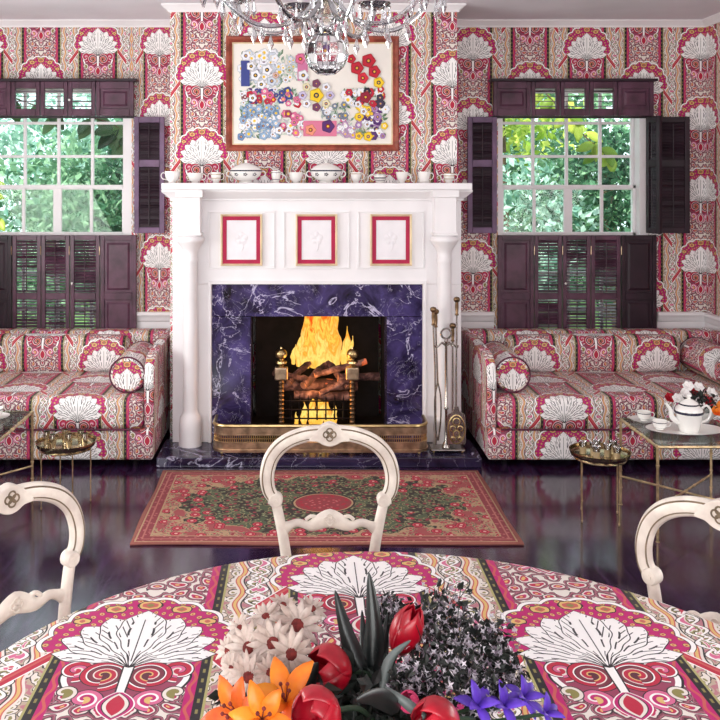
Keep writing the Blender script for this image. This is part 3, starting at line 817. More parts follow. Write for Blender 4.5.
def bx(u0, u1, v0, v1, cc): ink_poly([(ix0+fw*u0, iz1-fh*v1), (ix0+fw*u1, iz1-fh*v1), (ix0+fw*u1, iz1-fh*v0), (ix0+fw*u0, iz1-fh*v0)], cc)
WH = c(238, 238, 244); LB = c(150, 176, 206); BL = c(60, 70, 140); RD = c(196, 26, 50); PK = c(220, 110, 150); YE = c(246, 206, 40); GR = c(90, 120, 84); PU = c(84, 40, 110); DK = c(30, 30, 40); LG = c(190, 204, 190)
for u0, u1, v0, v1, k1, pal, n_, rs in (
    (.0, .28, .04, .42, c(160, 176, 196), [WH, WH, c(206, 214, 226)], 26, .032), (.0, .2, .45, .62, c(150, 180, 120), [c(120, 40, 60), PU, WH], 8, .02),
    (.05, .4, .45, .62, c(170, 180, 200), [BL, PK, WH, RD], 18, .024), (.0, .26, .64, .98, c(150, 176, 196), [LB, LB, WH, c(110, 140, 180)], 34, .026),
    (.28, .46, .1, .36, c(200, 208, 200), [WH, c(200, 206, 220), LG], 12, .02), (.26, .44, .72, .95, c(190, 180, 190), [WH, PK, c(150, 50, 90)], 9, .026),
    (.66, .78, .78, .97, c(200, 190, 200), [WH, PK, c(190, 150, 190)], 8, .022), (.8, 1.0, .64, .98, c(150, 150, 110), [PU, YE, c(170, 130, 180), WH], 16, .03),
    (.7, .98, .45, .62, c(186, 196, 186), [WH, DK, RD, c(60, 50, 70)], 12, .03), (.56, .74, .62, .76, c(170, 180, 176), [c(120, 130, 150), WH], 8, .022)):
    for i in range(n_*5):
        uu = q.uniform(u0, u1); vv = q.uniform(v0, v1); a_ = q.uniform(0, 6)
        x, z = ix0+fw*uu, iz1-fh*vv; l_ = q.uniform(.012, .026)
        ink_poly([(x+l_*cos(a_), z+l_*sin(a_)), (x+.4*l_*cos(a_+1.57), z+.4*l_*sin(a_+1.57)), (x-l_*cos(a_), z-l_*sin(a_)), (x-.4*l_*cos(a_+1.57), z-.4*l_*sin(a_+1.57))], q.choice([GR, k1, LG, c(120, 150, 130)]))
    for i in range(int(n_*2.6)):
        uu = q.uniform(u0, u1); vv = q.uniform(v0, v1)
        rosette(ix0+fw*uu, iz1-fh*vv, rs*q.uniform(.6, 1.05), q.choice(pal), q.choice([YE, WH, c(90, 60, 110)]), q.choice([5, 6]), edge=c(120, 120, 140))
bx(.39, .46, .06, .36, c(206, 120, 160)); bx(.43, .66, .80, .97, c(216, 120, 150)); bx(0, .06, .14, .42, BL)
for uu, vv, r_, k in ((.80, .22, .042, RD), (.88, .14, .045, RD), (.84, .33, .036, c(216, 40, 60)), (.92, .26, .04, RD), (.76, .12, .03, RD), (.95, .38, .035, YE), (.86, .54, .038, c(150, 20, 50)), (.43, .30, .035, WH), (.41, .12, .035, PK), (.60, .86, .042, PU), (.48, .90, .036, c(236, 150, 120)), (.52, .52, .046, YE), (.10, .30, .036, WH), (.18, .24, .036, WH), (.07, .2, .03, WH), (.14, .4, .03, WH), (.24, .3, .022, c(214, 180, 170)), (.08, .55, .026, WH), (.2, .52, .026, PK)):
    rosette(ix0+fw*uu, iz1-fh*vv, r_, k, c(40, 40, 60) if k in (YE, WH) else c(120, 20, 40), 5, edge=c(80, 40, 60))
for i in range(8):
    a_ = 2*pi*i/8; rosette(ix0+fw*.52+.088*cos(a_), iz1-fh*.52+.075*sin(a_), .028, [c(200, 190, 220), WH, c(120, 60, 90), c(230, 220, 180)][i % 4], PU, 5, edge=c(70, 60, 90))
m.build('printed_flowers', M['ink'], root, world=True, smooth=False)
# three small framed plaques in the frieze
M['mat_red'] = mat('crimson_mount', c(176, 30, 72), .7, var=.08)
M['plaque'] = mat('white_bisque', c(238, 234, 238), .6, var=.03)
for x, w3 in zip(PCX, ('left', 'middle', 'right')):
    root = thing('framed_plaque', (x, F, PZ), 'small gilt frame with crimson border in the %s mantel compartment' % w3, 'picture', group='small framed plaques on the mantel')
    hx, hz = .128, .158; y = F-.001
    m = MB(); frame_loop(m, x-hx, x+hx, PZ-hz, PZ+hz, y, [(0, 0), (0, .018), (.006, .020), (.013, .012), (.013, 0)]); m.build('frame', M['gilt'], root, world=True, smooth=False)
    m = MB(); frame_loop(m, x-hx+.013, x+hx-.013, PZ-hz+.013, PZ+hz-.013, y, [(0, 0), (0, .010), (.024, .010), (.024, 0)]); m.build('border', M['mat_red'], root, world=True, smooth=False)
    m = MB().box(x-hx+.03, x+hx-.03, y-.006, y, PZ-hz+.03, PZ+hz-.03)
    m.build('plaque', M['plaque'], root, world=True, smooth=False)
    m = MB()
    for i in range(5):
        a_ = 2*pi*i/5+.3; m.lathe([(.0, -.010), (.014, -.009), (.02, -.006)], n=10, M=Matrix.Translation((x+.022*cos(a_), y, PZ+.01+.022*sin(a_))) @ Matrix.Rotation(radians(90), 4, 'X') @ Matrix.Scale(-1, 4, (0,0,1)), cap=False)
    m.tube(crom([(x, y-.006, PZ-.07), (x+.012, y-.008, PZ-.04), (x, y-.008, PZ)], 4), .003, 5)
    m.build('raised_flower', M['plaque'], root, world=True)
# ------------------------------------------------------------------ rug
def rug_mat(W, D):
    m, g, b = newmat('needlepoint_wool'); uv = g.node('ShaderNodeUVMap'); sx = g.node('ShaderNodeSeparateXYZ'); g.link(uv.outputs[0], sx.inputs[0])
    X = S(g, sx.outputs[0]); Y = S(g, sx.outputs[1]); ax = X.abs(); ay = Y.abs()
    vec = uv.outputs[0]
    v1 = voro(g, vec, 13, .9); d1 = S(g, v1.outputs['Distance']); v1c = g.node('ShaderNodeSeparateColor'); g.link(v1.outputs['Color'], v1c.inputs[0]); r1 = S(g, v1c.outputs[0])
    v2 = voro(g, vec, 30, 1); d2 = S(g, v2.outputs['Distance'])
    n = noise(g, vec, 8, 4, .6, .5); nf = S(g, n.outputs[0])
    RO = c(150, 56, 66); PKr = c(190, 112, 112); CR = c(190, 160, 124); GN = c(84, 116, 84); DG = c(30, 42, 40); RD_ = c(178, 34, 60)
    fl = ramp(g, d2, [(0, RD_), (.16, PKr), (.3, CR), (.42, GN), (.55, PKr), (.7, RO)], True)
    field = mix(g, nf.gt(.56), fl, c(170, 84, 86))
    field = mix(g, (nf.near(.45, .03)), field, CR)
    green = mix(g, d2.lt(.30), DG, c(92, 116, 84)); green = mix(g, nf.gt(.53), green, c(70, 96, 70)); green = mix(g, d2.lt(.13), green, c(170, 170, 130))
    v3 = voro(g, vec, 17, 1); d3 = S(g, v3.outputs['Distance']); green = mix(g, d3.near(.42, .035)*nf.gt(.44), green, c(150, 140, 100)); green = mix(g, d3.lt(.17), green, c(150, 60, 74))
    # green cartouche with lobed outline
    e = (ax/(W*.40))*(ax/(W*.40))+(ay/(D*.385))*(ay/(D*.385)); lob = ((ax*26).sin()*(ay*30).sin())*.22+(nf-.5)*.9
    f = e+lob
    cc = mix(g, f.lt(1.12), field, CR); cc = mix(g, f.lt(1.06), cc, green)
    # big roses
    rose = ramp(g, d1, [(0, c(240, 190, 180)), (.1, RD_), (.22, c(214, 74, 92)), (.3, c(120, 30, 50))], True)
    cc = mix(g, d1.lt(.36)*r1.gt(.42)*f.gt(.6), cc, rose)
    e2 = (ax/(W*.075))*(ax/(W*.075))+(ay/(D*.11))*(ay/(D*.11))+(nf-.5)*.3
    cc = mix(g, e2.lt(1.5), cc, DG); cc = mix(g, e2.lt(1.3), cc, CR); cc = mix(g, e2.lt(1.15), cc, RO); cc = mix(g, e2.lt(1.1)*d2.lt(.3), cc, RD_); cc = mix(g, e2.lt(.5)*d2.lt(.2), cc, PKr)
    bd = (ax-W/2).max(ay-D/2)
    cc = mix(g, bd.gt(-.085), cc, c(146, 62, 70)); cc = mix(g, bd.gt(-.085)*d2.lt(.2), cc, PKr)
    for r_, k in ((-.085, CR), (-.022, CR), (-.05, c(190, 120, 110))): cc = mix(g, bd.near(r_, .004), cc, k)
    cc = mix(g, bd.gt(-.014), cc, c(160, 96, 84))
    n2 = noise(g, vec, 160, 2); cc = mix(g, S(g, n2.outputs[0])*.35, cc, c(120, 80, 80))
    g.link(cc, b.inputs['Base Color']); b.inputs['Roughness'].default_value = .95
    bp = g.node('ShaderNodeBump'); bp.inputs['Strength'].default_value = .4; bp.inputs['Distance'].default_value = .004; g.link(n2.outputs[0], bp.inputs['Height']); g.link(bp.outputs[0], b.inputs['Normal'])
    return m
RW, RD0 = 1.80, 1.04
M['rug'] = rug_mat(RW, RD0)
m = MB(); nx, ny = 36, 20
vs = []; q = random.Random(3)
for j in range(ny+1):
    for i in range(nx+1):
        x = -RW/2+RW*i/nx; y = -RD0/2+RD0*j/ny
        vs.append((x+.004*sin(y*9), y+.004*sin(x*7), .010+.0015*sin(x*5+y*3)))
m.add(vs, [(j*(nx+1)+i, j*(nx+1)+i+1, (j+1)*(nx+1)+i+1, (j+1)*(nx+1)+i) for j in range(ny) for i in range(nx)], uvs=[(v[0], v[1]) for v in vs])
rug = m.build('rug', M['rug']); rug.location = (.115, 4.63, 0)
so = rug.modifiers.new('t', 'SOLIDIFY'); so.thickness = .0095; so.offset = -1
tag(rug, 'floral needlepoint rug with a green centre in front of the hearth', 'rug')

# ------------------------------------------------------------------ sofas
def rprof(y0, y1, z0, z1, r, n=5, sag=0):
    """closed rounded-rectangle profile, starts at front bottom, runs up the front"""
    pts = []
    for (cy, cz, a0) in ((y0+r, z0+r, -pi/2), (y0+r, z1-r, pi), (y1-r, z1-r, pi/2), (y1-r, z0+r, 0)):
        for k in range(n+1):
            a = a0-pi/2*k/n; pts.append((cy+r*cos(a), cz+r*sin(a)))
    return pts
def upholster(m, prof, x0, x1, r, u_off=0, v_off=0, nx=1, puff=0):
    """extrude a (y,z) profile along x with rounded ends and uv = (x, arc length)"""
    cy = sum(p[0] for p in prof)/len(prof); cz = sum(p[1] for p in prof)/len(prof)
    st = []
    for k in range(4): a = pi/2*k/3; st.append((x0+r-r*cos(a), r*(1-sin(a))))
    for k in range(1, nx): st.append((x0+r+(x1-x0-2*r)*k/nx, -puff*sin(pi*k/nx)))
    for k in range(4): a = pi/2*(1-k/3); st.append((x1-r+r*cos(a), r*(1-sin(a))))
    n = len(prof); L = [0]
    for i in range(n): a, b_ = prof[i], prof[(i+1) % n]; L.append(L[-1]+sqrt((a[0]-b_[0])**2+(a[1]-b_[1])**2))
    hy = max(abs(p[0]-cy) for p in prof); hz = max(abs(p[1]-cz) for p in prof)
    vs = []; uv = []
    for x, ins in st:
        for i in range(n+1):
            y, z = prof[i % n]
            vs.append((x, cy+(y-cy)*(1-ins/hy), cz+(z-cz)*(1-ins/hz))); uv.append((x+u_off, L[i]+v_off))
    k = n+1
    fs = [(s*k+i, (s+1)*k+i, (s+1)*k+i+1, s*k+i+1) for s in range(len(st)-1) for i in range(n)]
    m.add(vs, [tuple(reversed(f)) for f in fs], uvs=uv)
    for s, rev in ((0, False), (len(st)-1, True)):
        vv = vs[s*k:s*k+n]; f = tuple(range(n)); f = tuple(reversed(f)) if rev else f
        m.add(vv, [f], uvs=[(v[1]+u_off+.07, v[2]+v_off) for v in vv])
    return m
def sofa(x0, x1, inner_right, lab, uo, vo):
    # inner_right: the arm next to the chimney is at x1
    xm = (x0+x1)/2
    root = thing('sofa', (xm, 5.6, 0), lab, 'sofa')
    W = M['chintz']
    yf = 5.20; yb = 6.20
    upholster(MB(), rprof(yf+.01, yb, .045, .225, .02), x0+.005, x1-.005, .015, uo, -.08).build('base', W, root, world=True)
    # seat cushion, wraps over the front edge
    upholster(MB(), rprof(yf, 6.0, .222, .405, .045), x0+.062, x1-.062, .035, uo, -.17, nx=6, puff=.008).build('seat_cushion', W, root, world=True)
    upholster(MB(), rprof(6.03, yb, .22, .655, .045), x0+.02, x1-.02, .03, uo, vo+.12).build('back', W, root, world=True)
    for a, b_ in ((x0, x0+.06), (x1-.06, x1)):
        # arm outline: higher at the back, rounded front
        pr = [(5.235, .22), (5.225, .40), (5.23, .52), (5.26, .60), (5.33, .645), (5.5, .66), (6.0, .665), (6.19, .66), (6.19, .22)]
        L = [0]
        m = MB(); n = len(pr)
        m.prism(pr, a, b_, 'x')
        o = m.build('arm', W, root, world=True, bevel=.018, bseg=3, uv=lambda co, n_: ((co.y+uo, co.z+vo) if abs(n_.x) > .7 else (co.x+uo, co.y+co.z+vo)))
    for x in (x0+.12, x1-.12, xm):
        for y in (5.3, 6.1): MB().cyl((x, y, 0), (x, y, .05), .02, .026, 10).build('foot', M['iron'], root, world=True)
    # piping
    m = MB(); m.tube([(x0+.075, yf+.003, .226), (x1-.075, yf+.003, .226)], .006, 6); m.build('piping', M['piping'], root, world=True)
    return root
M['piping'] = mat('plum_piping', c(96, 44, 66), .7)
sofa(1.08, 2.80, False, 'chintz sofa in printed lotus fabric beneath the right-hand window', -1.52+.8, -.02)
sofa(-2.60, -.855, True, 'chintz sofa in printed lotus fabric beneath the left-hand window', 1.29, -.02)
def back_cushion(x0, x1, lab, uo, vo):
    y0, y1, z0, z1 = 5.89, 6.035, .40, .645
    m = MB(); upholster(m, rprof(y0, y1, z0, z1, .065, 6), x0, x1, .06, uo, vo, nx=8, puff=.006)
    o = m.build('back_cushion', M['chintz']); tag(o, lab, 'cushion')
back_cushion(1.345, 2.50, 'long rounded back cushion on the right sofa', -1.53+.8, -.12)
back_cushion(-2.45, -1.13, 'long rounded back cushion on the left sofa', 1.29, -.12)
def bolster(x, y0, y1, r_, lab, uo, vo):
    prof = []; n = 28; m = MB(); st = []
    for k in range(5): a = pi/2*k/4; st.append((y0+.02-.02*cos(a), r_-.02*(1-sin(a))))
    for k in range(1, 6): st.append((y0+.02+(y1-y0-.04)*k/6, r_+.004*sin(pi*k/6)))
    for k in range(5): a = pi/2*(1-k/4); st.append((y1-.02+.02*cos(a), r_-.02*(1-sin(a))))
    vs = []; uv = []; z = .405+r_+.004
    for y, rr_ in st:
        for i in range(n+1):
            a = 2*pi*i/n+pi/2; vs.append((x+rr_*cos(a), y, z+rr_*sin(a))); uv.append((r_*2*pi*i/n+uo, y+vo))
    k = n+1; fs = [(s*k+i, (s+1)*k+i, (s+1)*k+i+1, s*k+i+1) for s in range(len(st)-1) for i in range(n)]
    m.add(vs, fs, uvs=uv)
    for s, rev in ((0, 1), (len(st)-1, 0)):
        vv = vs[s*k:s*k+n]; m.add(vv, [tuple(reversed(range(n))) if rev else tuple(range(n))], uvs=[(v[0]-x, v[2]-z+.06) for v in vv])
    root = thing('bolster', (x, (y0+y1)/2, .405), lab, 'bolster')
    m.build('cover', M['chintz'], root, world=True)
    for y in (y0+.006, y1-.006): MB().tube([(x+(r_-.002)*cos(t), y, z+(r_-.002)*sin(t)) for t in [2*pi*i/24 for i in range(24)]], .0055, 6, N0=(0, 1, 0), closed=True).build('piping', M['piping'], root, world=True)
bolster(1.255, 5.33, 5.86, .106, 'round bolster lying against the inner arm of the right sofa', 0, .1)
bolster(-1.03, 5.33, 5.86, .106, 'round bolster lying against the inner arm of the left sofa', .2, .1)
bolster(2.62, 5.33, 6.0, .106, 'round bolster on the right sofa by the right wall', .3, .2)

# ------------------------------------------------------------------ glass-topped bamboo tables
def glass_table(x0, x1, y0, y1, lab):
    root = thing('side_table', ((x0+x1)/2, (y0+y1)/2, 0), lab, 'table'); z = .45; r_ = .009
    def bamboo(m, a, b_, r_=.0068, k=5):
        a = Vector(a); b_ = Vector(b_); pts = []; ra = []
        for i in range(k):
            for t, rr_ in ((.02, 1), (.94, 1), (.97, 1.45), (1.0, 1.45)):
                pts.append(a.lerp(b_, (i+t)/k)); ra.append(r_*rr_)
        m.tube(pts, ra, 8); return m
    m = MB()
    for a, b_ in (((x0, y0), (x1, y0)), ((x1, y0), (x1, y1)), ((x1, y1), (x0, y1)), ((x0, y1), (x0, y0))): bamboo(m, (*a, z-.012), (*b_, z-.012))
    m.build('top_frame', M['bamboo'], root, world=True)
    MB().box(x0+.006, x1-.006, y0+.006, y1-.006, z-.006, z).build('glass_top', M['tglass'], root, world=True, smooth=False)
    for a, b_ in ((x0, y0), (x1, y0), (x1, y1), (x0, y1)): bamboo(MB(), (a, b_, z-.012), (a, b_, 0)).build('leg', M['bamboo'], root, world=True)
    for a, b_ in (((x0, y0), (x1, y1)), ((x1, y0), (x0, y1))): bamboo(MB(), (*a, .15+(.004 if a[0] == x0 else -.004)), (*b_, .15+(.004 if a[0] == x0 else -.004)), .0055, 6).build('stretcher', M['bamboo'], root, world=True)
M['bamboo'] = mat('gilt_bamboo', c(204, 180, 140), .32, .85, var=.3, scale=30)
glass_table(1.645, 2.11, 4.15, 4.63, 'glass-topped gilt bamboo side table carrying the tea set, by the right sofa')
glass_table(-1.90, -1.424, 4.22, 4.77, 'glass-topped gilt bamboo side table by the left sofa')
# tray tables
def tray_table(x, y, r_, h, lab, legs):
    root = thing('tray_table', (x, y, 0), lab, 'table')
    MB().lathe([(.0, h-.012), (r_*.9, h-.012), (r_*1.0, h-.004), (r_*1.02, h+.012), (r_*1.05, h+.014), (r_*1.03, h+.004), (r_*.99, h-.010), (r_*.9, h-.018), (0, h-.018)], (x, y, 0), 36, cap=False).build('tray', M['trayb'], root, world=True)
    m = MB().tube([(x+r_*.86*cos(t), y+r_*.86*sin(t), h-.024) for t in [2*pi*i/28 for i in range(28)]], .005, 6, closed=True); m.build('ring', M['trayb'], root, world=True)
    for k in range(legs):
        a = 2*pi*k/legs+.5; m = MB(); X, Y = x+r_*.86*cos(a), y+r_*.86*sin(a)
        m.cyl((X, Y, .0), (X, Y, h-.02), .0034, n=8)
        for zz in (.004, .10): m.lathe([(.0034, 0), (.006, .004), (.0034, .008)], (X, Y, zz), 8, cap=False)
        m.build('leg', M['bamboo'], root, world=True)
M['holder'] = mat('pale_gilt_holder', c(226, 208, 170), .25, .6, var=.1)
M['trayb'] = mat('polished_tray_brass', c(172, 154, 124), .16, 1, var=.15)
tray_table(1.478, 4.45, .141, .32, 'small round brass tray table with cordial glasses beside the right sofa', 4)
tray_table(-1.205, 4.62, .147, .32, 'small round brass tray table with goblets beside the left sofa', 4)
def goblet(x, y, z, h, r_, metal, lab, grp):
    root = thing('goblet' if metal else 'cordial_glass', (x, y, z), lab, 'glass', group=grp)
    if metal: MB().lathe([(0, 0), (r_*.8, 0), (r_*.75, .003), (r_*.8, h*.1), (r_, h*.5), (r_*.95, h), (r_*.88, h), (r_*.9, h*.5), (r_*.7, h*.12), (0, h*.1)], n=16, cap=False).build('bowl', M['silver'], root)
    else:
        MB().lathe([(0, 0), (r_*.85, 0), (r_*.9, h*.55), (r_*.8, h*.55), (r_*.75, .006), (0, .006)], n=14, cap=False).build('holder', M['holder'], root)
        MB().lathe([(r_*.7, h*.4), (r_*.95, h*.7), (r_*1.1, h), (r_*1.04, h), (r_*.88, h*.7), (r_*.6, h*.42)], n=14, cap=False).build('rim', M['crystalp'], root)
RT = [(-.075, .03), (-.035, -.055), (.0, .05), (.03, -.02), (.075, .03), (.06, -.07), (-.03, .0)]
RTL = ['leftmost', 'front left', 'rearmost', 'central', 'rightmost', 'front right', 'second from the left']
for (a, b_), w_ in zip(RT, RTL): goblet(1.478+a, 4.45+b_, .309, .062, .019, False, '%s gilt-based cordial glass on the right tray table' % w_, 'cordial glasses on the right tray table')
LT = [(-.10, .0), (-.055, -.05), (-.015, .035), (.025, -.045), (.07, .02), (.10, -.03)]
for (a, b_), w_ in zip(LT, ('leftmost', 'second from left', 'third from left', 'third from right', 'second from right', 'rightmost')): goblet(-1.205+a, 4.62+b_, .309, .07, .018, True, '%s small silver goblet on the left tray table' % w_, 'silver goblets on the left tray table')

# ------------------------------------------------------------------ china
def handle(m, x, z, s, w_=.016, h=.02, r_=.0028):
    m.tube(crom([(x, 0, z+h*.8), (x+s*w_*.8, 0, z+h), (x+s*w_*1.35, 0, z+h*.3), (x+s*w_*.9, 0, z-h*.6), (x-s*.002, 0, z-h*.8)], 4), r_, 7, N0=(0, 1, 0))
def cup(name, lab, grp, r_=.042, h=.06, foot=.5, flare=1.0, side_=1, trim=None, both=False, loc=(0, 0, 0), cat='cup', saucer=False, trimm='chinablue'):
    root = thing(name, loc, lab, cat, group=grp)
    z = .008 if saucer else 0
    MB().lathe([(0, z), (r_*foot, z), (r_*foot, z+.004), (r_*foot*.9, z+.006), (r_*.78, z+h*.28), (r_*.93, z+h*.6), (r_*flare, z+h), (r_*flare-.003, z+h), (r_*.88, z+h*.6), (r_*.7, z+h*.3), (0, z+.012)], n=24, cap=False).build('bowl', M['china'], root)
    for s in ((1, -1) if both else (side_,)):
        m = MB(); handle(m, s*r_*.9, z+h*.55, s, r_*.42, h*.32); m.build('handle', M['china'], root)
    if trim:
        for t in trim:
            m = MB(); rr_ = r_*(.78+(.93-.78)*(t-.28)/.32 if t < .6 else .93+(flare-.93)*(t-.6)/.4); m.lathe([(rr_, z+h*t-.002), (rr_+.0012, z+h*t), (rr_, z+h*t+.002)], n=24, cap=False); m.build('band', M[trimm], root)
    if saucer: MB().lathe([(0, .0), (.03, .0), (.034, .004), (.068, .013), (.07, .015), (.064, .013), (.03, .007), (0, .006)], n=28, cap=False).build('saucer', M['china'], root)
    return root
def tureen(loc, lab, r_=.098, h=.075):
    root = thing('tureen', loc, lab, 'tureen', group='covered tureens on the mantel')
    E = Matrix.Scale(.72, 4, (0, 1, 0))
    MB().lathe([(0, 0), (r_*.45, 0), (r_*.45, .006), (r_*.36, .012), (r_*.62, h*.28), (r_*.92, h*.62), (r_, h*.95), (r_*1.03, h), (r_*.95, h), (0, h*.3)], n=32, M=E, cap=False).build('bowl', M['china'], root)
    lid = MB().lathe([(r_*1.02, h), (r_*.98, h+.008), (r_*.75, h+.026), (r_*.4, h+.042), (r_*.12, h+.048), (r_*.07, h+.054), (r_*.13, h+.064), (0, h+.070)], n=32, M=E, cap=False).build('lid', M['china'], root)
    for s in (1, -1):
        m = MB(); handle(m, s*r_*.93, h*.7, s, .022, .02, .004); m.build('handle', M['china'], root)
    m = MB().lathe([(r_*1.025, h-.004), (r_*1.05, h), (r_*1.025, h+.004)], n=32, M=E, cap=False)
    for a in (-.055, 0, .055):
        zz = h*.7; yy = -.72*sqrt(max(0, (r_*.95)**2-a*a))
        for k in range(5): t = 2*pi*k/5; m.ball((a+.009*cos(t), yy-.0005, zz+.007*sin(t)), .0042, 6)
    m.build('painted_sprigs', M['chinablue'], root)
    return root
ZM = 1.652; yM = 5.56
def MX(px): return P(px, 0, yM).x
G = 'white cups on the mantel shelf'
cup('teacup', 'leftmost cup on the mantel shelf, with its handle to the left', G, .048, .072, side_=-1, loc=(MX(172.5), yM, ZM))
cup('teacup', 'low white cup second from the left on the mantel shelf', G, .046, .062, side_=1, loc=(MX(195), yM, ZM))
cup('cream_pot', 'small two-handled pot just left of the first tureen on the mantel', None, .034, .066, .6, .9, both=True, trim=(.45, .8), loc=(MX(216), yM, ZM), cat='pot', trimm='chinagold')
tureen((MX(246), yM, ZM), 'covered white tureen on the left part of the mantel shelf')
cup('milk_jug', 'small jug with a blue line just right of the left tureen', None, .030, .074, .7, .95, side_=1, trim=(.3, .85), loc=(MX(276), yM, ZM), cat='jug')
cup('teacup', 'white cup just left of the middle tureen on the mantel', G, .042, .066, side_=1, loc=(MX(296), yM, ZM))
tureen((MX(326), yM, ZM), 'covered white tureen at the middle of the mantel shelf')
cup('teacup', 'white cup just right of the middle tureen on the mantel', G, .034, .066, .55, 1.02, side_=1, trim=(.85,), loc=(MX(356), yM, ZM), trimm='chinagold')
cup('banded_cup', 'squat cup with dark bands on the right part of the mantel', None, .040, .055, .7, .95, both=True, trim=(.3, .5, .62, .9), loc=(MX(380), yM, ZM))
cup('teacup', 'tapered white cup just right of the dark-banded cup on the mantel', G, .036, .068, .5, 1.08, side_=1, loc=(MX(402), yM, ZM))
cup('mug', 'straight white mug second from the right on the mantel', None, .040, .070, .92, 1.0, side_=1, loc=(MX(424), yM, ZM))
cup('sugar_pot', 'ornate little pot at the right end of the mantel shelf', None, .036, .062, .6, .85, both=True, trim=(.4, .7, .95), loc=(MX(449), yM, ZM), cat='pot', trimm='chinagold')
# tea set on the glass table
ZT = .4505
root = thing('platter', (1.86, 4.36, ZT), 'oval white platter under the teapot on the right glass table', 'platter')
MB().lathe([(0, 0), (.11, 0), (.13, .004), (.19, .016), (.195, .018), (.185, .0165), (.125, .008), (0, .006)], n=40, M=Matrix.Scale(.62, 4, (0, 1, 0)), cap=False).build('dish', M['china'], root)
MB().lathe([(.186, .0168), (.1935, .0188), (.1945, .0175)], n=40, M=Matrix.Scale(.62, 4, (0, 1, 0)), cap=False).build('rim_line', M['chinablue'], root)
def teapot(loc, lab, s=1):
    root = thing('teapot', loc, lab, 'teapot')
    MB().lathe([(0, 0), (.044, 0), (.046, .006), (.05, .02), (.058, .06), (.066, .095), (.062, .112), (.045, .126), (.04, .13), (0, .13)], n=28, cap=False).build('body', M['china'], root)
    l = MB().lathe([(.043, .13), (.044, .134), (.036, .142), (.018, .152), (.008, .156), (.007, .162), (.014, .17), (.01, .178), (0, .18)], n=24, cap=False).build('lid', M['china'], root)
    MB().tube(crom([(-.05, 0, .045), (-.08, 0, .065), (-.088, 0, .10), (-.112, 0, .135)], 6), [.017-.011*i/18 for i in range(19)], 10, N0=(0, 1, 0)).build('spout', M['china'], root)
    MB().tube(crom([(.058, 0, .105), (.085, 0, .122), (.105, 0, .095), (.09, 0, .055), (.055, 0, .04)], 6), .006, 8, N0=(0, 1, 0)).build('handle', M['china'], root)
    m = MB().lathe([(.0665, .088), (.0685, .094), (.0665, .100)], n=28, cap=False).lathe([(.0455, .127), (.047, .131), (.0445, .134)], n=28, cap=False); m.build('band', M['chinablue'], root)
    return root
teapot((1.875, 4.35, ZT+.007), 'white teapot with dark bands on the platter, right glass table')
cup('teacup', 'white cup on the platter in front of the teapot spout', 'tea cups on the glass table', .036, .042, trim=(.85,), side_=1, loc=(1.738, 4.36, ZT+.013), saucer=False)
cup('teacup_and_saucer', 'white cup on a saucer at the rear left corner of the right glass table', 'tea cups on the glass table', .036, .045, trim=(.85,), side_=1, loc=(1.73, 4.54, ZT), saucer=True)
cup('teacup_and_saucer', 'white cup on a saucer on the left glass table', 'tea cups on the glass table', .038, .048, trim=(.85,), side_=-1, loc=(-1.56, 4.60, ZT), saucer=True)
cup('sugar_bowl', 'small white bowl on the left glass table at the frame edge', None, .036, .05, trim=(.8,), both=True, loc=(-1.70, 4.56, ZT), cat='bowl')

# ------------------------------------------------------------------ flowers
def leafmat(name, cc, cc2, rough=.45, trans=.0):
    m_, g, b = newmat(name); ge = g.node('ShaderNodeNewGeometry')
    g.link(ramp(g, ge.outputs['Random Per Island'], [(0, cc), (1, cc2)]), b.inputs['Base Color']); b.inputs['Roughness'].default_value = rough
    if trans:
        nt = m_.node_tree; tl = g.node('ShaderNodeBsdfTranslucent'); g.link(ramp(g, ge.outputs['Random Per Island'], [(0, cc), (1, cc2)]), tl.inputs[0])
        mx = g.node('ShaderNodeMixShader'); mx.inputs[0].default_value = trans; g.link(b.outputs[0], mx.inputs[1]); g.link(tl.outputs[0], mx.inputs[2]); g.link(mx.outputs[0], nt.nodes['Material Output'].inputs[0])
    return m_
M['tulip'] = mat('red_tulip_petal', c(172, 6, 34), .4, var=.35, scale=22, coat=.2)
M['stem'] = mat('dark_stem', c(46, 66, 48), .5, var=.2)
M['dleaf'] = mat('dark_blade_leaf', c(24, 30, 30), .4, var=.4, scale=30, coat=.15)
M['gleaf'] = mat('grey_green_leaf', c(104, 112, 110), .45, var=.25, scale=20)
M['daisy'] = mat('daisy_petal', c(222, 208, 198), .6, var=0, cc2=c(186, 164, 152), scale=40)
M['daisyc'] = mat('daisy_centre', c(120, 44, 40), .8, var=.4, scale=120)
M['coral'] = mat('coral_lily_petal', c(220, 62, 44), .4, var=0, cc2=c(240, 130, 40), scale=18)
M['lily'] = mat('orange_lily_petal', c(238, 96, 22), .4, var=0, cc2=c(248, 156, 40), scale=18)
M['iris'] = mat('violet_iris_petal', c(92, 56, 178), .45, var=.35, scale=30)
M['pinkp'] = mat('pink_petal', c(226, 70, 120), .5, var=.2)
M['whitep'] = mat('white_petal', c(244, 240, 238), .5, var=.04)
M['floret'] = leafmat('lilac_florets', c(98, 80, 98), c(226, 220, 228), .6)
M['dfol'] = leafmat('dark_foliage', c(8, 12, 12), c(36, 42, 36), .45)
def petal_faces(m, base, direc, up, L, W, cup_=.3, tipw=.05, n=5, curl=0):
    """a curved petal blade from base along direc, 2 strips wide"""
    d = Vector(direc).normalized(); u = Vector(up); u = (u-d*u.dot(d)).normalized(); s = d.cross(u)
    vs = []
    for i in range(n+1):
        t = i/n; w_ = W*(sin(pi*min(1, t*.92+.06))**.8); bend = cup_*t*t-curl*t**3
        ce = Vector(base)+d*(L*t)+u*(L*bend)
        vs += [ce-s*w_+u*w_*.25, ce, ce+s*w_+u*w_*.25]
    fs = []
    for i in range(n):
        a = i*3; fs += [(a, a+1, a+4, a+3), (a+1, a+2, a+5, a+4)]
    m.add(vs, fs)
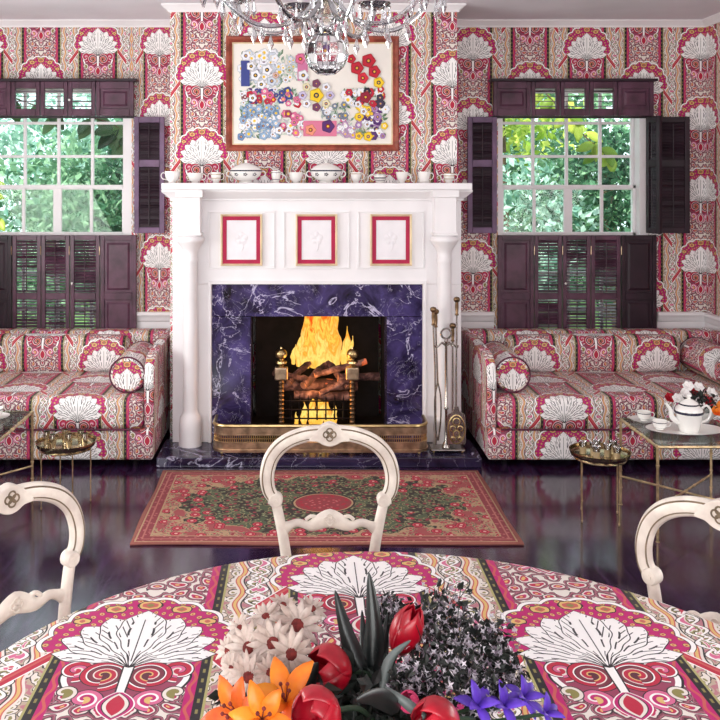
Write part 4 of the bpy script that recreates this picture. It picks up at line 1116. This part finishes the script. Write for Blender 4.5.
def solid(o, t=.0012): s = o.modifiers.new('t', 'SOLIDIFY'); s.thickness = t; s.offset = 0; return o
def daisy(loc, face, r_, lab, src, seed=0, petm='daisy', grp='daisies in the bouquet', npet=15, name='daisy', stemto=None):
    q = random.Random(seed); root = thing(name, loc, lab, 'flower', group=grp)
    f = Vector(face).normalized(); a = f.orthogonal().normalized(); b_ = f.cross(a)
    m = MB()
    for k in range(npet):
        t = 2*pi*k/npet+q.uniform(-.08, .08); d = a*cos(t)+b_*sin(t)+f*q.uniform(.0, .18)
        petal_faces(m, f*q.uniform(0, .002), d, f, r_*q.uniform(.88, 1.05), r_*.145, -.12, n=4)
    solid(m.build('petals', M[petm], root), .0008)
    Mx = f.to_track_quat('Z', 'Y').to_matrix().to_4x4()
    MB().lathe([(r_*.26, 0), (r_*.24, r_*.08), (r_*.14, r_*.14), (0, r_*.15)], n=14, M=Mx, cap=False).build('centre', M['daisyc'], root)
    st = Vector(stemto or VASE)-Vector(loc)
    MB().tube(crom([-f*.002, -f*.04+st*.15, st], 6), .0018, 6).build('stem', M['stem'], root)
    return root
def tulip(loc, ax, h, r_, lab, seed=0, matn='tulip', grp='red tulips in the bouquet', stemto=None, open_=.0):
    root = thing('tulip', loc, lab, 'flower', group=grp); A = Vector(ax).normalized(); a = A.orthogonal().normalized(); b_ = A.cross(a); q = random.Random(seed)
    m = MB()
    for ring in range(2):
        for k in range(3):
            t0 = 2*pi*(k/3+ring/6)+q.uniform(-.1, .1); n = 8; wn = 6; vs = []
            for i in range(n+1):
                t = i/n; rad = r_*(sin(pi*(t*.78+.12))**.7)*(1-.05*ring)+open_*r_*t*t
                half = 1.15*(1-t**3.5)+.03
                for j in range(wn+1):
                    an = t0+half*(j/wn*2-1); lift = .0
                    vs.append(a*(rad*cos(an))+b_*(rad*sin(an))+A*(h*(t-.04*abs(j/wn*2-1)*t)))
            m.add(vs, [(i*(wn+1)+j, i*(wn+1)+j+1, (i+1)*(wn+1)+j+1, (i+1)*(wn+1)+j) for i in range(n) for j in range(wn)])
    solid(m.build('petals', M[matn], root, ang=60), .0014)
    st = Vector(stemto or VASE)-Vector(loc)
    MB().tube(crom([(0, 0, 0), -A*.05+st*.1, st], 6), .0035, 7).build('stem', M['stem'], root)
    return root
def blade(base, tip, W, lab, matn='dleaf', grp='sword-shaped leaves in the bouquet', bow=(0, 0, 0), facing=(0, -1, .3)):
    b0 = Vector(base); root = thing('blade_leaf', b0, lab, 'leaf', group=grp)
    T = Vector(tip)-b0; path = crom([(0, 0, 0), T*.5+Vector(bow), T], 8); m = MB(); vs = []; n = len(path)
    for i, p in enumerate(path):
        t = i/(n-1); tt = (path[min(i+1, n-1)]-path[max(0, i-1)]).normalized(); s = tt.cross(Vector(facing)).normalized(); u = s.cross(tt)
        w_ = W*(.45+.75*t if t < .4 else .75)*min(1, (1-t)**.75*1.35)
        vs += [p-s*w_-u*w_*.35, p, p+s*w_-u*w_*.35]
    fs = []
    for i in range(n-1): a = i*3; fs += [(a, a+1, a+4, a+3), (a+1, a+2, a+5, a+4)]
    m.add(vs, fs); solid(m.build('blade', M[matn], root, ang=60), .0016); return root
TBX, TBY = .17, 1.39
VASE = (.13, 1.36, .83)
# vase on the table
root = thing('vase', (.13, 1.36, .7535), 'low white bowl vase under the bouquet on the round table', 'vase')
MB().lathe([(0, 0), (.05, 0), (.052, .006), (.085, .04), (.098, .085), (.09, .12), (.083, .12), (.09, .085), (.078, .045), (0, .012)], n=32, cap=False).build('bowl', M['china'], root)
# dark foliage mass
def leaf_cloud(m, cen, rad, n, L, q, shell=.5, up=0):
    for _ in range(n):
        while True:
            v = Vector((q.uniform(-1, 1), q.uniform(-1, 1), q.uniform(-1, 1)))
            if shell < v.length < 1: break
        p = Vector(cen)+Vector((v.x*rad[0], v.y*rad[1], v.z*rad[2]))
        d = Vector((q.uniform(-1, 1), q.uniform(-1, 1), q.uniform(-1, 1)+up)).normalized(); s = d.orthogonal().normalized(); s = Matrix.Rotation(q.uniform(0, 6.28), 3, d) @ s
        l = L*q.uniform(.6, 1.2); w_ = l*.27; nn = d.cross(s)
        m.add([p, p+d*l*.45+s*w_+nn*w_*.3, p+d*l, p+d*l*.45-s*w_+nn*w_*.3, p+d*l*.5-nn*w_*.1], [(0, 1, 4), (1, 2, 4), (2, 3, 4), (3, 0, 4)])
q = random.Random(21)
m = MB()
leaf_cloud(m, (.09, 1.32, .885), (.13, .13, .07), 420, .034, q, .15, .2)
leaf_cloud(m, (.02, 1.22, .865), (.12, .10, .055), 260, .03, q, .15, .2)
leaf_cloud(m, (.18, 1.25, .865), (.16, .12, .06), 420, .03, q, .15, .2)
leaf_cloud(m, (-.04, 1.38, .865), (.09, .07, .05), 220, .03, q, .1, .1)
o = m.build('bouquet_foliage', M['dfol'], None, smooth=False); tag(o, 'dark leafy greenery filling the middle of the bouquet', 'foliage', kind='stuff')
def F3(px, py, D): return tuple(P(px, py, D))
dl = [(297, 626, 1.42, .045, (.2, -.8, .8), 'big daisy highest on the right of the daisy cluster'), (273, 644, 1.36, .041, (-.1, -.9, .7), 'daisy at the centre of the daisy cluster'),
      (249, 648, 1.38, .040, (-.4, -.8, .6), 'daisy at the left of the cluster beside the central daisy'), (291, 654, 1.32, .037, (.2, -.9, .3), 'daisy directly under the biggest daisy'),
      (249, 677, 1.30, .036, (-.3, -.9, .3), 'lowest daisy, just above the orange lily'), (266, 617, 1.46, .030, (-.2, -.5, .9), 'daisy at the top left of the cluster'),
      (240, 629, 1.45, .028, (-.5, -.6, .8), 'small daisy at the far upper left'), (283, 606, 1.50, .028, (.1, -.5, .9), 'pale daisy at the very top of the cluster'),
      (228, 650, 1.40, .026, (-.7, -.6, .5), 'small daisy at the far left edge'), (312, 609, 1.48, .028, (.4, -.5, .8), 'small daisy at the top right, near the tall dark leaves'),
      (270, 672, 1.29, .026, (0, -1, .2), 'small daisy low in the middle of the cluster'), (232, 668, 1.33, .024, (-.6, -.7, .3), 'small daisy low at the left edge')]
for i, (a, b_, D, r_, f, lab) in enumerate(dl): daisy(F3(a, b_, D), f, r_, lab, None, i, npet=13+(i % 3))
tl = [((345, 671, 1.34), (-.9, -.5, .35), .062, .034, 'red tulip leaning left at the centre of the bouquet', .15), ((398, 650, 1.38), (.35, -.1, .9), .075, .024, 'upright red tulip right of the tall dark leaves', 0),
      ((330, 712, 1.18), (-.8, -.8, .3), .055, .034, 'red tulip beside the orange lily', .1), ((452, 719, 1.20), (-.75, -.5, .30), .065, .027, 'red tulip lying low at the right of the bouquet', 0)]
for i, (l, ax, h, r_, lab, op) in enumerate(tl): tulip(F3(*l), ax, h, r_, lab, i, open_=op)
tulip(F3(412, 706, 1.26), (-.4, -.6, .8), .03, .014, 'small pink tulip bud near the low right tulip', 9, 'pinkp', 'pink buds in the bouquet')
def lily(loc, f, r_, lab, seed, matn='lily', grp='lilies in the bouquet'):
    root = thing('lily', loc, lab, 'flower', group=grp); f = Vector(f).normalized(); a = f.orthogonal().normalized(); b_ = f.cross(a); q = random.Random(seed)
    for k in range(6):
        t = 2*pi*k/6+q.uniform(-.15, .15); m = MB(); petal_faces(m, (0, 0, 0), a*cos(t)+b_*sin(t)+f*q.uniform(.35, .75), f, r_*q.uniform(.9, 1.1), r_*.24, .1, n=6, curl=.25); solid(m.build('petal', M[matn], root), .0012)
    m = MB()
    for k in range(5):
        t = 2*pi*k/5; e = f*.03+a*.008*cos(t)+b_*.008*sin(t); m.tube([(0, 0, 0), e], .0009, 5); m.ball(e, .0028, 6)
    m.build('stamens', M['daisyc'], root)
    MB().tube([(0, 0, 0), Vector(VASE)-Vector(loc)], .003, 6).build('stem', M['stem'], root)
lily(F3(286, 702, 1.22), (-.1, -.5, .9), .058, 'tall orange lily below the daisies', 1)
lily(F3(240, 716, 1.18), (-.5, -.6, .6), .052, 'coral lily at the lower left corner of the bouquet', 2, 'coral')
lily(F3(262, 719, 1.14), (.1, -.8, .6), .046, 'orange lily lowest between the other two lilies', 5)
bl = [((368, 690, 1.36), (335, 590, 1.42), .020, 'broad dark leaf leaning left, its tip over the lotus print', (-.004, 0, 0)), ((372, 690, 1.38), (369, 572, 1.43), .023, 'tallest dark leaf, upright at the centre of the bouquet', (.006, 0, 0)),
      ((378, 690, 1.40), (388, 612, 1.46), .014, 'short dark leaf just behind the tallest leaf on its right', (0, 0, 0)), ((366, 680, 1.42), (362, 610, 1.48), .012, 'narrow dark leaf between the two tallest leaves', (0, 0, 0)),
      ((398, 712, 1.22), (356, 700, 1.10), .02, 'dark leaf drooping low in front of the bouquet centre', (0, 0, .01)), ((300, 700, 1.3), (318, 662, 1.28), .018, 'dark leaf behind the lower red tulips', (0, 0, 0))]
for a, b_, W, lab, bo in bl: blade(F3(*a), F3(*b_), W, lab, bow=bo)
blade(F3(383, 690, 1.30), F3(411, 640, 1.33), .011, 'slim grey leaf crossing in front of the upright tulip', 'gleaf', bow=(-.010, 0, .008))
blade(F3(425, 718, 1.2), F3(384, 686, 1.22), .010, 'slim grey leaf low beside the low right tulip', 'gleaf')
# lilac-grey sprays on the right
sp = [(418, 625, 1.45, .045), (448, 612, 1.5, .05), (462, 640, 1.42, .05), (435, 655, 1.36, .045), (475, 662, 1.36, .045), (450, 680, 1.30, .045), (492, 640, 1.44, .038), (410, 682, 1.30, .034), (388, 612, 1.5, .03), (505, 668, 1.36, .032), (482, 690, 1.28, .032)]
spl = ['leftmost tall', 'highest', 'middle', 'lower left', 'middle right', 'lowest middle', 'upper right', 'low left, beside the grey leaf,', 'small upper left', 'rightmost', 'low right']
for i, ((a, b_, D, r_), w_) in enumerate(zip(sp, spl)):
    loc = F3(a, b_, D); root = thing('lilac_spray', loc, '%s grey lilac spray at the right of the bouquet' % w_, 'flower', group='lilac sprays in the bouquet'); q = random.Random(60+i); m = MB()
    for _ in range(150):
        v = Vector((q.gauss(0, .45), q.gauss(0, .45), q.gauss(0, .45)));
        if v.length > 1.2: continue
        p = v*r_; n = Vector((q.uniform(-1, 1), q.uniform(-1.4, .2), q.uniform(-.3, 1.2))).normalized(); s = n.orthogonal().normalized(); t_ = n.cross(s); rr_ = q.uniform(.004, .0075)
        pts = [p+n*rr_*.2]+[p+(s*cos(k*pi/4)+t_*sin(k*pi/4))*rr_*(1.0 if k % 2 == 0 else .35) for k in range(8)]
        m.add(pts, [(0, k+1, (k+1) % 8+1) for k in range(8)])
    m.build('florets', M['floret'], root, smooth=False)
    m = MB(); st = Vector(VASE)-Vector(loc); m.tube([st, st*.3, (0, 0, 0)], .002, 5)
    for _ in range(14): e = Vector((q.gauss(0, .5), q.gauss(0, .5), q.gauss(0, .5)))*r_; m.tube([st*.1, e], .0008, 4)
    leaf_cloud(m, (0, 0, 0), (r_*.9, r_*.9, r_*.9), 120, .018, q, .1)
    m.build('stem', M['dfol'], root, smooth=False)
def iris(loc, f, r_, lab, seed):
    root = thing('iris', loc, lab, 'flower', group='violet irises in the bouquet'); f = Vector(f).normalized(); a = f.orthogonal().normalized(); b_ = f.cross(a); q = random.Random(seed)
    for k in range(6):
        t = 2*pi*k/6+q.uniform(-.2, .2); up_ = 1.3 if k % 2 else .2; m = MB(); petal_faces(m, (0, 0, 0), a*cos(t)+b_*sin(t)+f*up_, f, r_, r_*.22, .12, n=5, curl=.3); solid(m.build('petal', M['iris'], root), .001)
    MB().tube([(0, 0, 0), Vector(VASE)-Vector(loc)], .0025, 6).build('stem', M['stem'], root)
for i, (a, b_, D, r_, lab) in enumerate(((478, 706, 1.24, .034, 'leftmost violet iris at the lower right of the bouquet'), (504, 706, 1.26, .034, 'violet iris in the middle of the lower right group'), (524, 698, 1.28, .03, 'violet iris above the rightmost iris'), (545, 714, 1.25, .028, 'rightmost violet iris, lying near the cloth'))): iris(F3(a, b_, D), (.1+.1*i, -.5, .8), r_, lab, i)

# flower bowl on the right glass table
bx_, by_ = 2.02, 4.55
root = thing('flower_bowl', (bx_, by_, ZT), 'white bowl of red and white flowers behind the teapot', 'bowl')
MB().lathe([(0, 0), (.04, 0), (.042, .005), (.065, .03), (.08, .06), (.074, .06), (.06, .032), (0, .012)], n=24, cap=False).build('bowl', M['china'], root)
m = MB(); leaf_cloud(m, (bx_, by_, ZT+.10), (.10, .07, .05), 160, .035, random.Random(5), .2, .3)
o = m.build('bowl_greenery', M['dfol'], None, smooth=False); tag(o, 'dark leaves among the flowers in the bowl on the right glass table', 'foliage', kind='stuff')
q = random.Random(9)
fb = [(-.135, .055, .10, 'tulip', 'leftmost red bloom in the flower bowl'), (.03, -.02, .10, 'tulip', 'red bloom right of the teapot lid in the flower bowl'), (-.02, .05, .135, 'tulip', 'red bloom at the back of the flower bowl'),
      (-.09, -.02, .14, 'whitep', 'white bloom at the upper left of the flower bowl'), (-.05, .03, .165, 'whitep', 'white bloom at the top of the flower bowl'), (.0, .03, .16, 'whitep', 'white bloom just right of the topmost one in the flower bowl'), (.05, .0, .14, 'whitep', 'white bloom at the upper right of the flower bowl'), (-.115, .0, .11, 'whitep', 'white bloom beside the leftmost red bloom'), (.075, .02, .11, 'whitep', 'white bloom at the right edge of the flower bowl'),
      (.05, -.06, .06, 'lily', 'orange bloom low at the right of the flower bowl'), (.085, -.04, .08, 'lily', 'orange bloom at the far right of the flower bowl')]
for i, (a, b_, z, mm, lab) in enumerate(fb):
    loc = (bx_+a, by_+b_, ZT+z); root = thing('rosebud', loc, lab, 'flower', group='flowers in the small bowl'); m = MB(); f = Vector((q.uniform(-.3, .2), -.8, .7)).normalized(); aa = f.orthogonal().normalized(); bb = f.cross(aa)
    for ring, nn in ((1, 6), (.65, 5), (.35, 4)):
        for k in range(nn):
            t = 2*pi*k/nn+ring*3; petal_faces(m, (0, 0, 0), aa*cos(t)+bb*sin(t)+f*(1.3-ring), f, .026*ring+.006, .014*ring+.003, .25, n=3)
    solid(m.build('petals', M[mm], root), .0008)
    MB().tube([(0, 0, 0), Vector((bx_, by_, ZT+.03))-Vector(loc)], .0015, 5).build('stem', M['stem'], root)

# ------------------------------------------------------------------ round table with cloth
RT_ = .835; q = random.Random(2)
root = thing('round_table', (TBX, TBY, 0), 'round pedestal dining table hidden beneath the printed cloth', 'table')
MB().lathe([(0, .725), (RT_-.02, .725), (RT_-.008, .732), (RT_-.008, .742), (RT_-.02, .748), (0, .748)], n=64, cap=False).build('tabletop', M['shutter_dark'], root)
MB().lathe([(.055, .06), (.05, .12), (.035, .2), (.06, .35), (.07, .45), (.04, .55), (.05, .66), (.12, .724)], n=24).build('pedestal', M['shutter_dark'], root)
for k in range(4):
    a = pi/2*k+pi/4; MB().tube(crom([(.03*cos(a), .03*sin(a), .16), (.15*cos(a), .15*sin(a), .13), (.3*cos(a), .3*sin(a), .035), (.36*cos(a), .36*sin(a), .028)], 5), .026, 8).build('leg', M['shutter_dark'], root)
m = MB(); nr, na = 14, 180; vs = []; uv = []
rings_ = [(0.0001, .753)]+[(RT_*k/10, .753) for k in range(1, 10)]+[(RT_-.006, .753), (RT_+.004, .750), (RT_+.008, .742)]+[(RT_+.009+.004*k, .742-.04*k) for k in range(1, 7)]
L = 0; Ls = [0]
for a, b_ in zip(rings_[:-1], rings_[1:]): L += sqrt((a[0]-b_[0])**2+(a[1]-b_[1])**2); Ls.append(L)
for j, (r_, z) in enumerate(rings_):
    for i in range(na+1):
        a = 2*pi*i/na; dr = max(0, (.74-z))*.16*(sin(a*22)+.4*sin(a*9+1)) if z < .74 else 0
        vs.append(((r_+dr)*cos(a), (r_+dr)*sin(a), z)); uv.append((Ls[j]*cos(a), Ls[j]*sin(a)))
k = na+1
m.add(vs, [(j*k+i, (j+1)*k+i, (j+1)*k+i+1, j*k+i+1) for j in range(len(rings_)-1) for i in range(na)], uvs=[(u, v) for u, v in uv])
# lotus flowers at (.125, 2.09) ; (-.33,1.78) ; (.588,1.80) in the room
cuv = lambda u, v: (u+TBX-.128, v+TBY-2.085)
for f_ in m.uv: m.uv[f_] = [cuv(*p) for p in m.uv[f_]]
cl = m.build('tablecloth', M['cloth'], None); cl.location = (TBX, TBY, 0); tag(cl, 'lotus and paisley printed cloth covering the round dining table', 'tablecloth')

# ------------------------------------------------------------------ balloon-back chairs
def quatre(m, cx, cz, y, r_, t, th=.012):
    for k in range(4):
        a = pi/2*k; ox, oz = cx+r_*cos(a), cz+r_*sin(a)
        m.tube([(ox+r_*.95*cos(s), y, oz+r_*.95*sin(s)) for s in [2*pi*i/16 for i in range(16)]], t, 6, N0=(0, 1, 0), closed=True)
def make_chair():
    root = thing('dining_chair', (0, 0, 0), '', 'chair', group='cream balloon-back chairs round the table')
    # local: back faces +y, sitter faces -y; origin at centre of the back at floor
    lean = lambda x, z: (x, (z-.46)*.10*(1 if z > .46 else 0), z)
    T = M['chair']
    half = [(0, .927), (.07, .922), (.13, .899), (.168, .86), (.183, .81), (.178, .765), (.160, .738)]
    pts = [lean(-x, z) for x, z in reversed(half[1:])]+[lean(x, z) for x, z in half]
    path = crom(pts, 6); n = len(path); rad = []
    for i in range(n):
        t = abs(i/(n-1)*2-1); rad.append((.0235-.0045*t**2+(.005 if t > .96 else 0), .015))
    m = MB(); m.sweep(path, [(cos(2*pi*k/12), sin(2*pi*k/12)) for k in range(12)], N0=(0, 1, 0), scale=rad)
    m.build('balloon_hoop', T, root, ang=60)
    # recessed gilt line and beads along the hoop
    m = MB()
    for off in (.012, -.013):
        pp_ = []
        for i, p in enumerate(path):
            tt = (path[min(i+1, n-1)]-path[max(i-1, 0)]).normalized(); nn = Vector((0, 1, 0)).cross(tt); pp_.append(p+nn*off+Vector((0, .0115, 0)))
        m.tube(pp_, .0024, 5)
    for off in (.012, -.013):
        pp_ = []
        for i, p in enumerate(path):
            tt = (path[min(i+1, n-1)]-path[max(i-1, 0)]).normalized(); nn = Vector((0, 1, 0)).cross(tt); pp_.append(p+nn*off-Vector((0, .0115, 0)))
        m.tube(pp_, .0024, 5)
    m.build('gilt_line', M['chairgold'], root)
    # crest with pierced quatrefoil
    m = MB(); y0 = lean(0, .93)[1]
    ol = crom([(-.062, .907), (-.040, .936), (-.022, .950), (0, .958), (.022, .950), (.040, .936), (.062, .907), (.035, .902), (.018, .893), (0, .889), (-.018, .893), (-.035, .902)], 4, closed=True)
    m.prism([(p.x, p.y) for p in [Vector((v[0], v[1], 0)) for v in ol]], y0-.015, y0+.015)
    m.build('crest', T, root, bevel=.004)
    m = MB(); quatre(m, 0, .925, y0-.016, .0095, .0022); quatre(m, 0, .925, y0+.016, .0095, .0022); m.build('quatrefoil', M['chairgold'], root)
    for s in (-1, 1):
        m = MB(); x, y, z = lean(s*.158, .738)
        m.lathe([(0, -.017), (.017, -.017), (.021, -.012), (.021, .012), (.017, .017), (0, .017)], (x, y, z), 16, M=Matrix.Rotation(radians(90), 4, 'X'), cap=False)
        m.lathe([(.008, -.019), (.011, -.0185), (.008, -.018)], (x, y, z), 12, M=Matrix.Rotation(radians(90), 4, 'X'), cap=False)
        m.lathe([(0, -.020), (.006, -.0195), (.006, .0195), (0, .020)], (x, y, z), 10, M=Matrix.Rotation(radians(90), 4, 'X'), cap=False)
        m.build('scroll', T, root)
        pp_ = crom([lean(s*.158, .730), lean(s*.148, .69), lean(s*.132, .61), lean(s*.122, .53), lean(s*.125, .44)], 5)
        MB().sweep(pp_, [(cos(2*pi*k/10), sin(2*pi*k/10)) for k in range(10)], N0=(0, 1, 0), scale=[(.0145+.002*i/len(pp_), .0135) for i in range(len(pp_))]).build('back_post', T, root, ang=60)
        pl = crom([(s*.125, 0, .46), (s*.128, .0, .38), (s*.135, .03, .2), (s*.15, .085, .0)], 5)
        MB().tube(pl, [.017-.006*i/len(pl) for i in range(len(pl))], 10).build('leg', T, root)
        pl = crom([(s*.18, -.375, .43), (s*.192, -.395, .34), (s*.178, -.375, .16), (s*.182, -.39, .03), (s*.186, -.405, 0)], 5)
        MB().tube(pl, [.026-.014*i/len(pl) for i in range(len(pl))], 10).build('leg', T, root)
    # shaped cross rail
    pp_ = crom([lean(-.137, .655), lean(-.095, .672), lean(-.055, .664), lean(0, .684), lean(.055, .664), lean(.095, .672), lean(.137, .655)], 6); n = len(pp_)
    ww = []
    for i in range(n): t = abs(i/(n-1)*2-1); ww.append((.012+.016*max(0, 1-t*2.2)+.010*max(0, t-.8)*5, .010))
    MB().sweep(pp_, [(cos(2*pi*k/10), sin(2*pi*k/10)) for k in range(10)], N0=(0, 1, 0), scale=ww).build('cross_rail', T, root, ang=60)
    m = MB(); y1 = lean(0, .684)[1]
    for sgn in (-1, 1): quatre(m, 0, .684, y1+sgn*.0105, .0085, .002)
    for sx_ in (-1, 1): m.tube(crom([lean(sx_*.03, .684), lean(sx_*.055, .690), lean(sx_*.07, .68)], 4), .006, 6)
    m.build('rail_ornament', M['chairgold'] if False else T, root)
    # seat
    ol = crom([(-.165, -.01), (-.20, -.2), (-.215, -.37), (-.12, -.425), (0, -.44), (.12, -.425), (.215, -.37), (.20, -.2), (.165, -.01), (.08, .012), (-.08, .012)], 5, closed=True)
    MB().prism([(v.x, v.y) for v in ol], .39, .445, 'z').build('seat_frame', T, root, bevel=.006)
    MB().prism([(v.x*.93, v.y*.93-.012) for v in ol], .445, .475, 'z').build('seat', M['seat'], root, bevel=.014, bseg=4)
    return root
ch = make_chair()
cp = (.084, 2.60)
ch.location = (*cp, 0); ch['label'] = 'cream balloon-back chair with its back to the fire, at the far side of the table'
def face(x, y): return math.atan2(y-TBY, x-TBX)-pi/2
LC = (-.65, 2.08); dup(ch, (*LC, 0), face(*LC), 'cream balloon-back chair at the left of the table, partly out of frame')
RC = (.905, 1.98); dup(ch, (*RC, 0), face(*RC), 'cream balloon-back chair at the right of the table, partly out of frame')

# ------------------------------------------------------------------ chandelier
CX, CY = .085, 3.0
root = thing('chandelier', (CX, CY, CEIL), 'crystal chandelier with a ball pendant hanging over the room', 'chandelier')
m = MB().cyl((CX, CY, 2.2), (CX, CY, CEIL), .012, n=8); m.lathe([(.06, CEIL-.02), (.02, CEIL-.05), (.012, CEIL-.06)], (CX, CY, 0), 16); m.build('rod', M['silver'], root, world=True)
MB().lathe([(0, 2.018), (.03, 2.022), (.058, 2.045), (.073, 2.085), (.066, 2.125), (.042, 2.155), (.022, 2.17), (.03, 2.19), (.05, 2.2), (.03, 2.22), (.02, 2.26), (.045, 2.29), (.05, 2.33), (.03, 2.37), (0, 2.38)], (CX, CY, 0), 12, cap=False).build('ball_pendant', M['crystal'], root, world=True, smooth=False)
m = MB()
for k in range(12):
    a = 2*pi*k/12; m.tube([(CX+.074*cos(a)*sin(pi*j/8), CY+.074*sin(a)*sin(pi*j/8), 2.09-.07*cos(pi*j/8)) for j in range(9)], .0016, 4)
m.build('cut_ribs', M['crystalp'], root, world=True)
q = random.Random(8)
for k in range(8):
    a = 2*pi*k/8+.25; ca, sa = cos(a), sin(a)
    ar = MB().tube(crom([(CX+.03*ca, CY+.03*sa, 2.27), (CX+.12*ca, CY+.12*sa, 2.19), (CX+.24*ca, CY+.24*sa, 2.18), (CX+.34*ca, CY+.34*sa, 2.25), (CX+.36*ca, CY+.36*sa, 2.30)], 6), .008, 8).build('arm', M['crystalp'], root, world=True)
    x, y = CX+.36*ca, CY+.36*sa
    m = MB().lathe([(.01, 2.29), (.05, 2.305), (.062, 2.32), (.058, 2.32), (.012, 2.30)], (x, y, 0), 12, cap=False); m.build('drip_pan', M['crystalp'], ar, world=True); 
    m = MB().cyl((x, y, 2.30), (x, y, 2.40), .011, n=8).build('candle', M['china'], ar, world=True)
    m = MB()
    def drop(m, X, Y, Z, l, w_): m.lathe([(0, 0), (w_*.5, -.006), (w_*.25, -.012), (w_, -l*.65), (0, -l)], (X, Y, Z), 6, cap=False)
    for j in range(7):
        b_ = 2*pi*j/7; X, Y = x+.058*cos(b_), y+.058*sin(b_); m = MB(); drop(m, X, Y, 2.314, q.uniform(.07, .095), .010); m.build('prism', M['crystalp'], ar, world=True, smooth=False)
    for t_ in (.14, .22, .29):
        z = 2.18+(.03 if t_ > .25 else 0); m = MB(); drop(m, CX+t_*ca, CY+t_*sa, z, .065, .011); m.build('prism', M['crystalp'], ar, world=True, smooth=False)
for j in range(10):
    b_ = 2*pi*j/10; X, Y = CX+.052*cos(b_), CY+.052*sin(b_)
    for z_, l_ in ((2.20, .05), (2.28, .07), (2.33, .06)): m = MB(); drop(m, X, Y, z_, l_, .009); m.build('centre_drop', M['crystalp'], root, world=True, smooth=False)

# ------------------------------------------------------------------ garden outside the windows
M['lawn'] = mat('lawn', c(96, 130, 70), .9, var=.3, scale=3)
S_(MB().box(-14, 14, YW+.6, 22, -.5, -.4).build('ground', M['lawn'], smooth=False))
def tmat(n_, a, b_): return leafmat(n_, a, b_, .5, .35)
TM = [tmat('pale_leaves', c(96, 150, 132), c(214, 240, 226)), tmat('mid_leaves', c(50, 104, 74), c(160, 200, 160)), tmat('yellow_green_leaves', c(130, 170, 50), c(226, 232, 120)), tmat('deep_leaves', c(22, 60, 46), c(90, 140, 104))]
M['trunk'] = mat('tree_bark', c(90, 74, 60), .9, var=.3, bump=.3)
trees = [(-3.6, 10.2, 1.5, 1.6, 1.35, 0, 'pale tree beyond the left edge of the left-hand window'), (-2.6, 9.4, 1.25, .95, 1.0, 1, 'bright bushy tree in the middle of the left-hand window'), (-1.7, 10.6, 1.35, 1.25, 1.3, 3, 'deep green tree toward the right of the left-hand window'),
         (-3.1, 13.5, 2.2, 2.0, 2.1, 0, 'large pale tree farthest back through the left-hand window'), (2.3, 10.0, 1.1, .95, .95, 0, 'pale bush low at the left of the right-hand window'), (3.35, 9.6, 1.2, 1.0, 1.05, 3, 'deep green shrub low at the right of the right-hand window'),
         (2.7, 12.2, 2.9, 1.9, 1.1, 2, 'yellow-green tree across the top of the right-hand window'), (4.6, 13.5, 2.2, 2.0, 2.1, 1, 'large mid green tree farthest back through the right-hand window'), (1.7, 13.8, 2.0, 1.4, 1.7, 0, 'pale tree farther back behind the yellow-green one')]
for i, (x, y, z, rx, rz, mm, lab) in enumerate(trees):
    root = thing('garden_tree', (x, y, -.4), lab, 'tree', group='trees in the garden'); q = random.Random(100+i); m = MB()
    for k in range(16):
        t = q.uniform(0, 6.28); u_ = q.uniform(-1, 1); s_ = sqrt(1-u_*u_)*q.uniform(.5, 1); cc_ = (s_*cos(t)*rx*.7, s_*sin(t)*rx*.6, z+.4+u_*rz*.7)
        leaf_cloud(m, cc_, (rx*.42, rx*.42, rz*.36), 150, .17 if y > 11 else .12, q, .4)
    m.build('crown', TM[mm], root, smooth=False)
    MB().tube(crom([(0, 0, 0), (.05, 0, z*.4), (-.03, 0, z+.3)], 4), .08, 8).build('trunk', M['trunk'], root)
for i, (x0, x1, lab) in enumerate(((-5.2, -.3, 'tall clipped hedge at the far end of the garden, left-hand window'), (.9, 6.6, 'tall clipped hedge at the far end of the garden, right-hand window'))):
    m = MB(); q = random.Random(300+i)
    leaf_cloud(m, ((x0+x1)/2, 17.0, 1.1), ((x1-x0)/2*1.05, .5, 1.75), 6500, .20, q, .0)
    o = m.build('hedge', TM[1], smooth=False); tag(o, lab, 'hedge', group='hedges behind the trees')
# big leaves hanging close to the left window, and sprays at the right one
def branch(pts, leaves, lab, ml, L):
    p0 = Vector(pts[0]); root = thing('hanging_branch', p0, lab, 'branch'); path_ = crom([Vector(p)-p0 for p in pts], 6); MB().tube(path_, .006, 6).build('stem', M['trunk'], root); q = random.Random(len(lab)); m = MB()
    for i in range(leaves):
        p = path_[int(q.uniform(.1, .98)*(len(path_)-1))]; d = Vector((q.uniform(-.8, .8), q.uniform(-.3, .1), q.uniform(-1, -.1))).normalized()
        petal_faces(m, p+Vector((q.uniform(-.03, .03), 0, q.uniform(-.03, .03))), d, (q.uniform(-.4, .4), -1, .3), L*q.uniform(.7, 1.15), L*.26, -.12, n=5)
    solid(m.build('leaves', ml, root), .001)
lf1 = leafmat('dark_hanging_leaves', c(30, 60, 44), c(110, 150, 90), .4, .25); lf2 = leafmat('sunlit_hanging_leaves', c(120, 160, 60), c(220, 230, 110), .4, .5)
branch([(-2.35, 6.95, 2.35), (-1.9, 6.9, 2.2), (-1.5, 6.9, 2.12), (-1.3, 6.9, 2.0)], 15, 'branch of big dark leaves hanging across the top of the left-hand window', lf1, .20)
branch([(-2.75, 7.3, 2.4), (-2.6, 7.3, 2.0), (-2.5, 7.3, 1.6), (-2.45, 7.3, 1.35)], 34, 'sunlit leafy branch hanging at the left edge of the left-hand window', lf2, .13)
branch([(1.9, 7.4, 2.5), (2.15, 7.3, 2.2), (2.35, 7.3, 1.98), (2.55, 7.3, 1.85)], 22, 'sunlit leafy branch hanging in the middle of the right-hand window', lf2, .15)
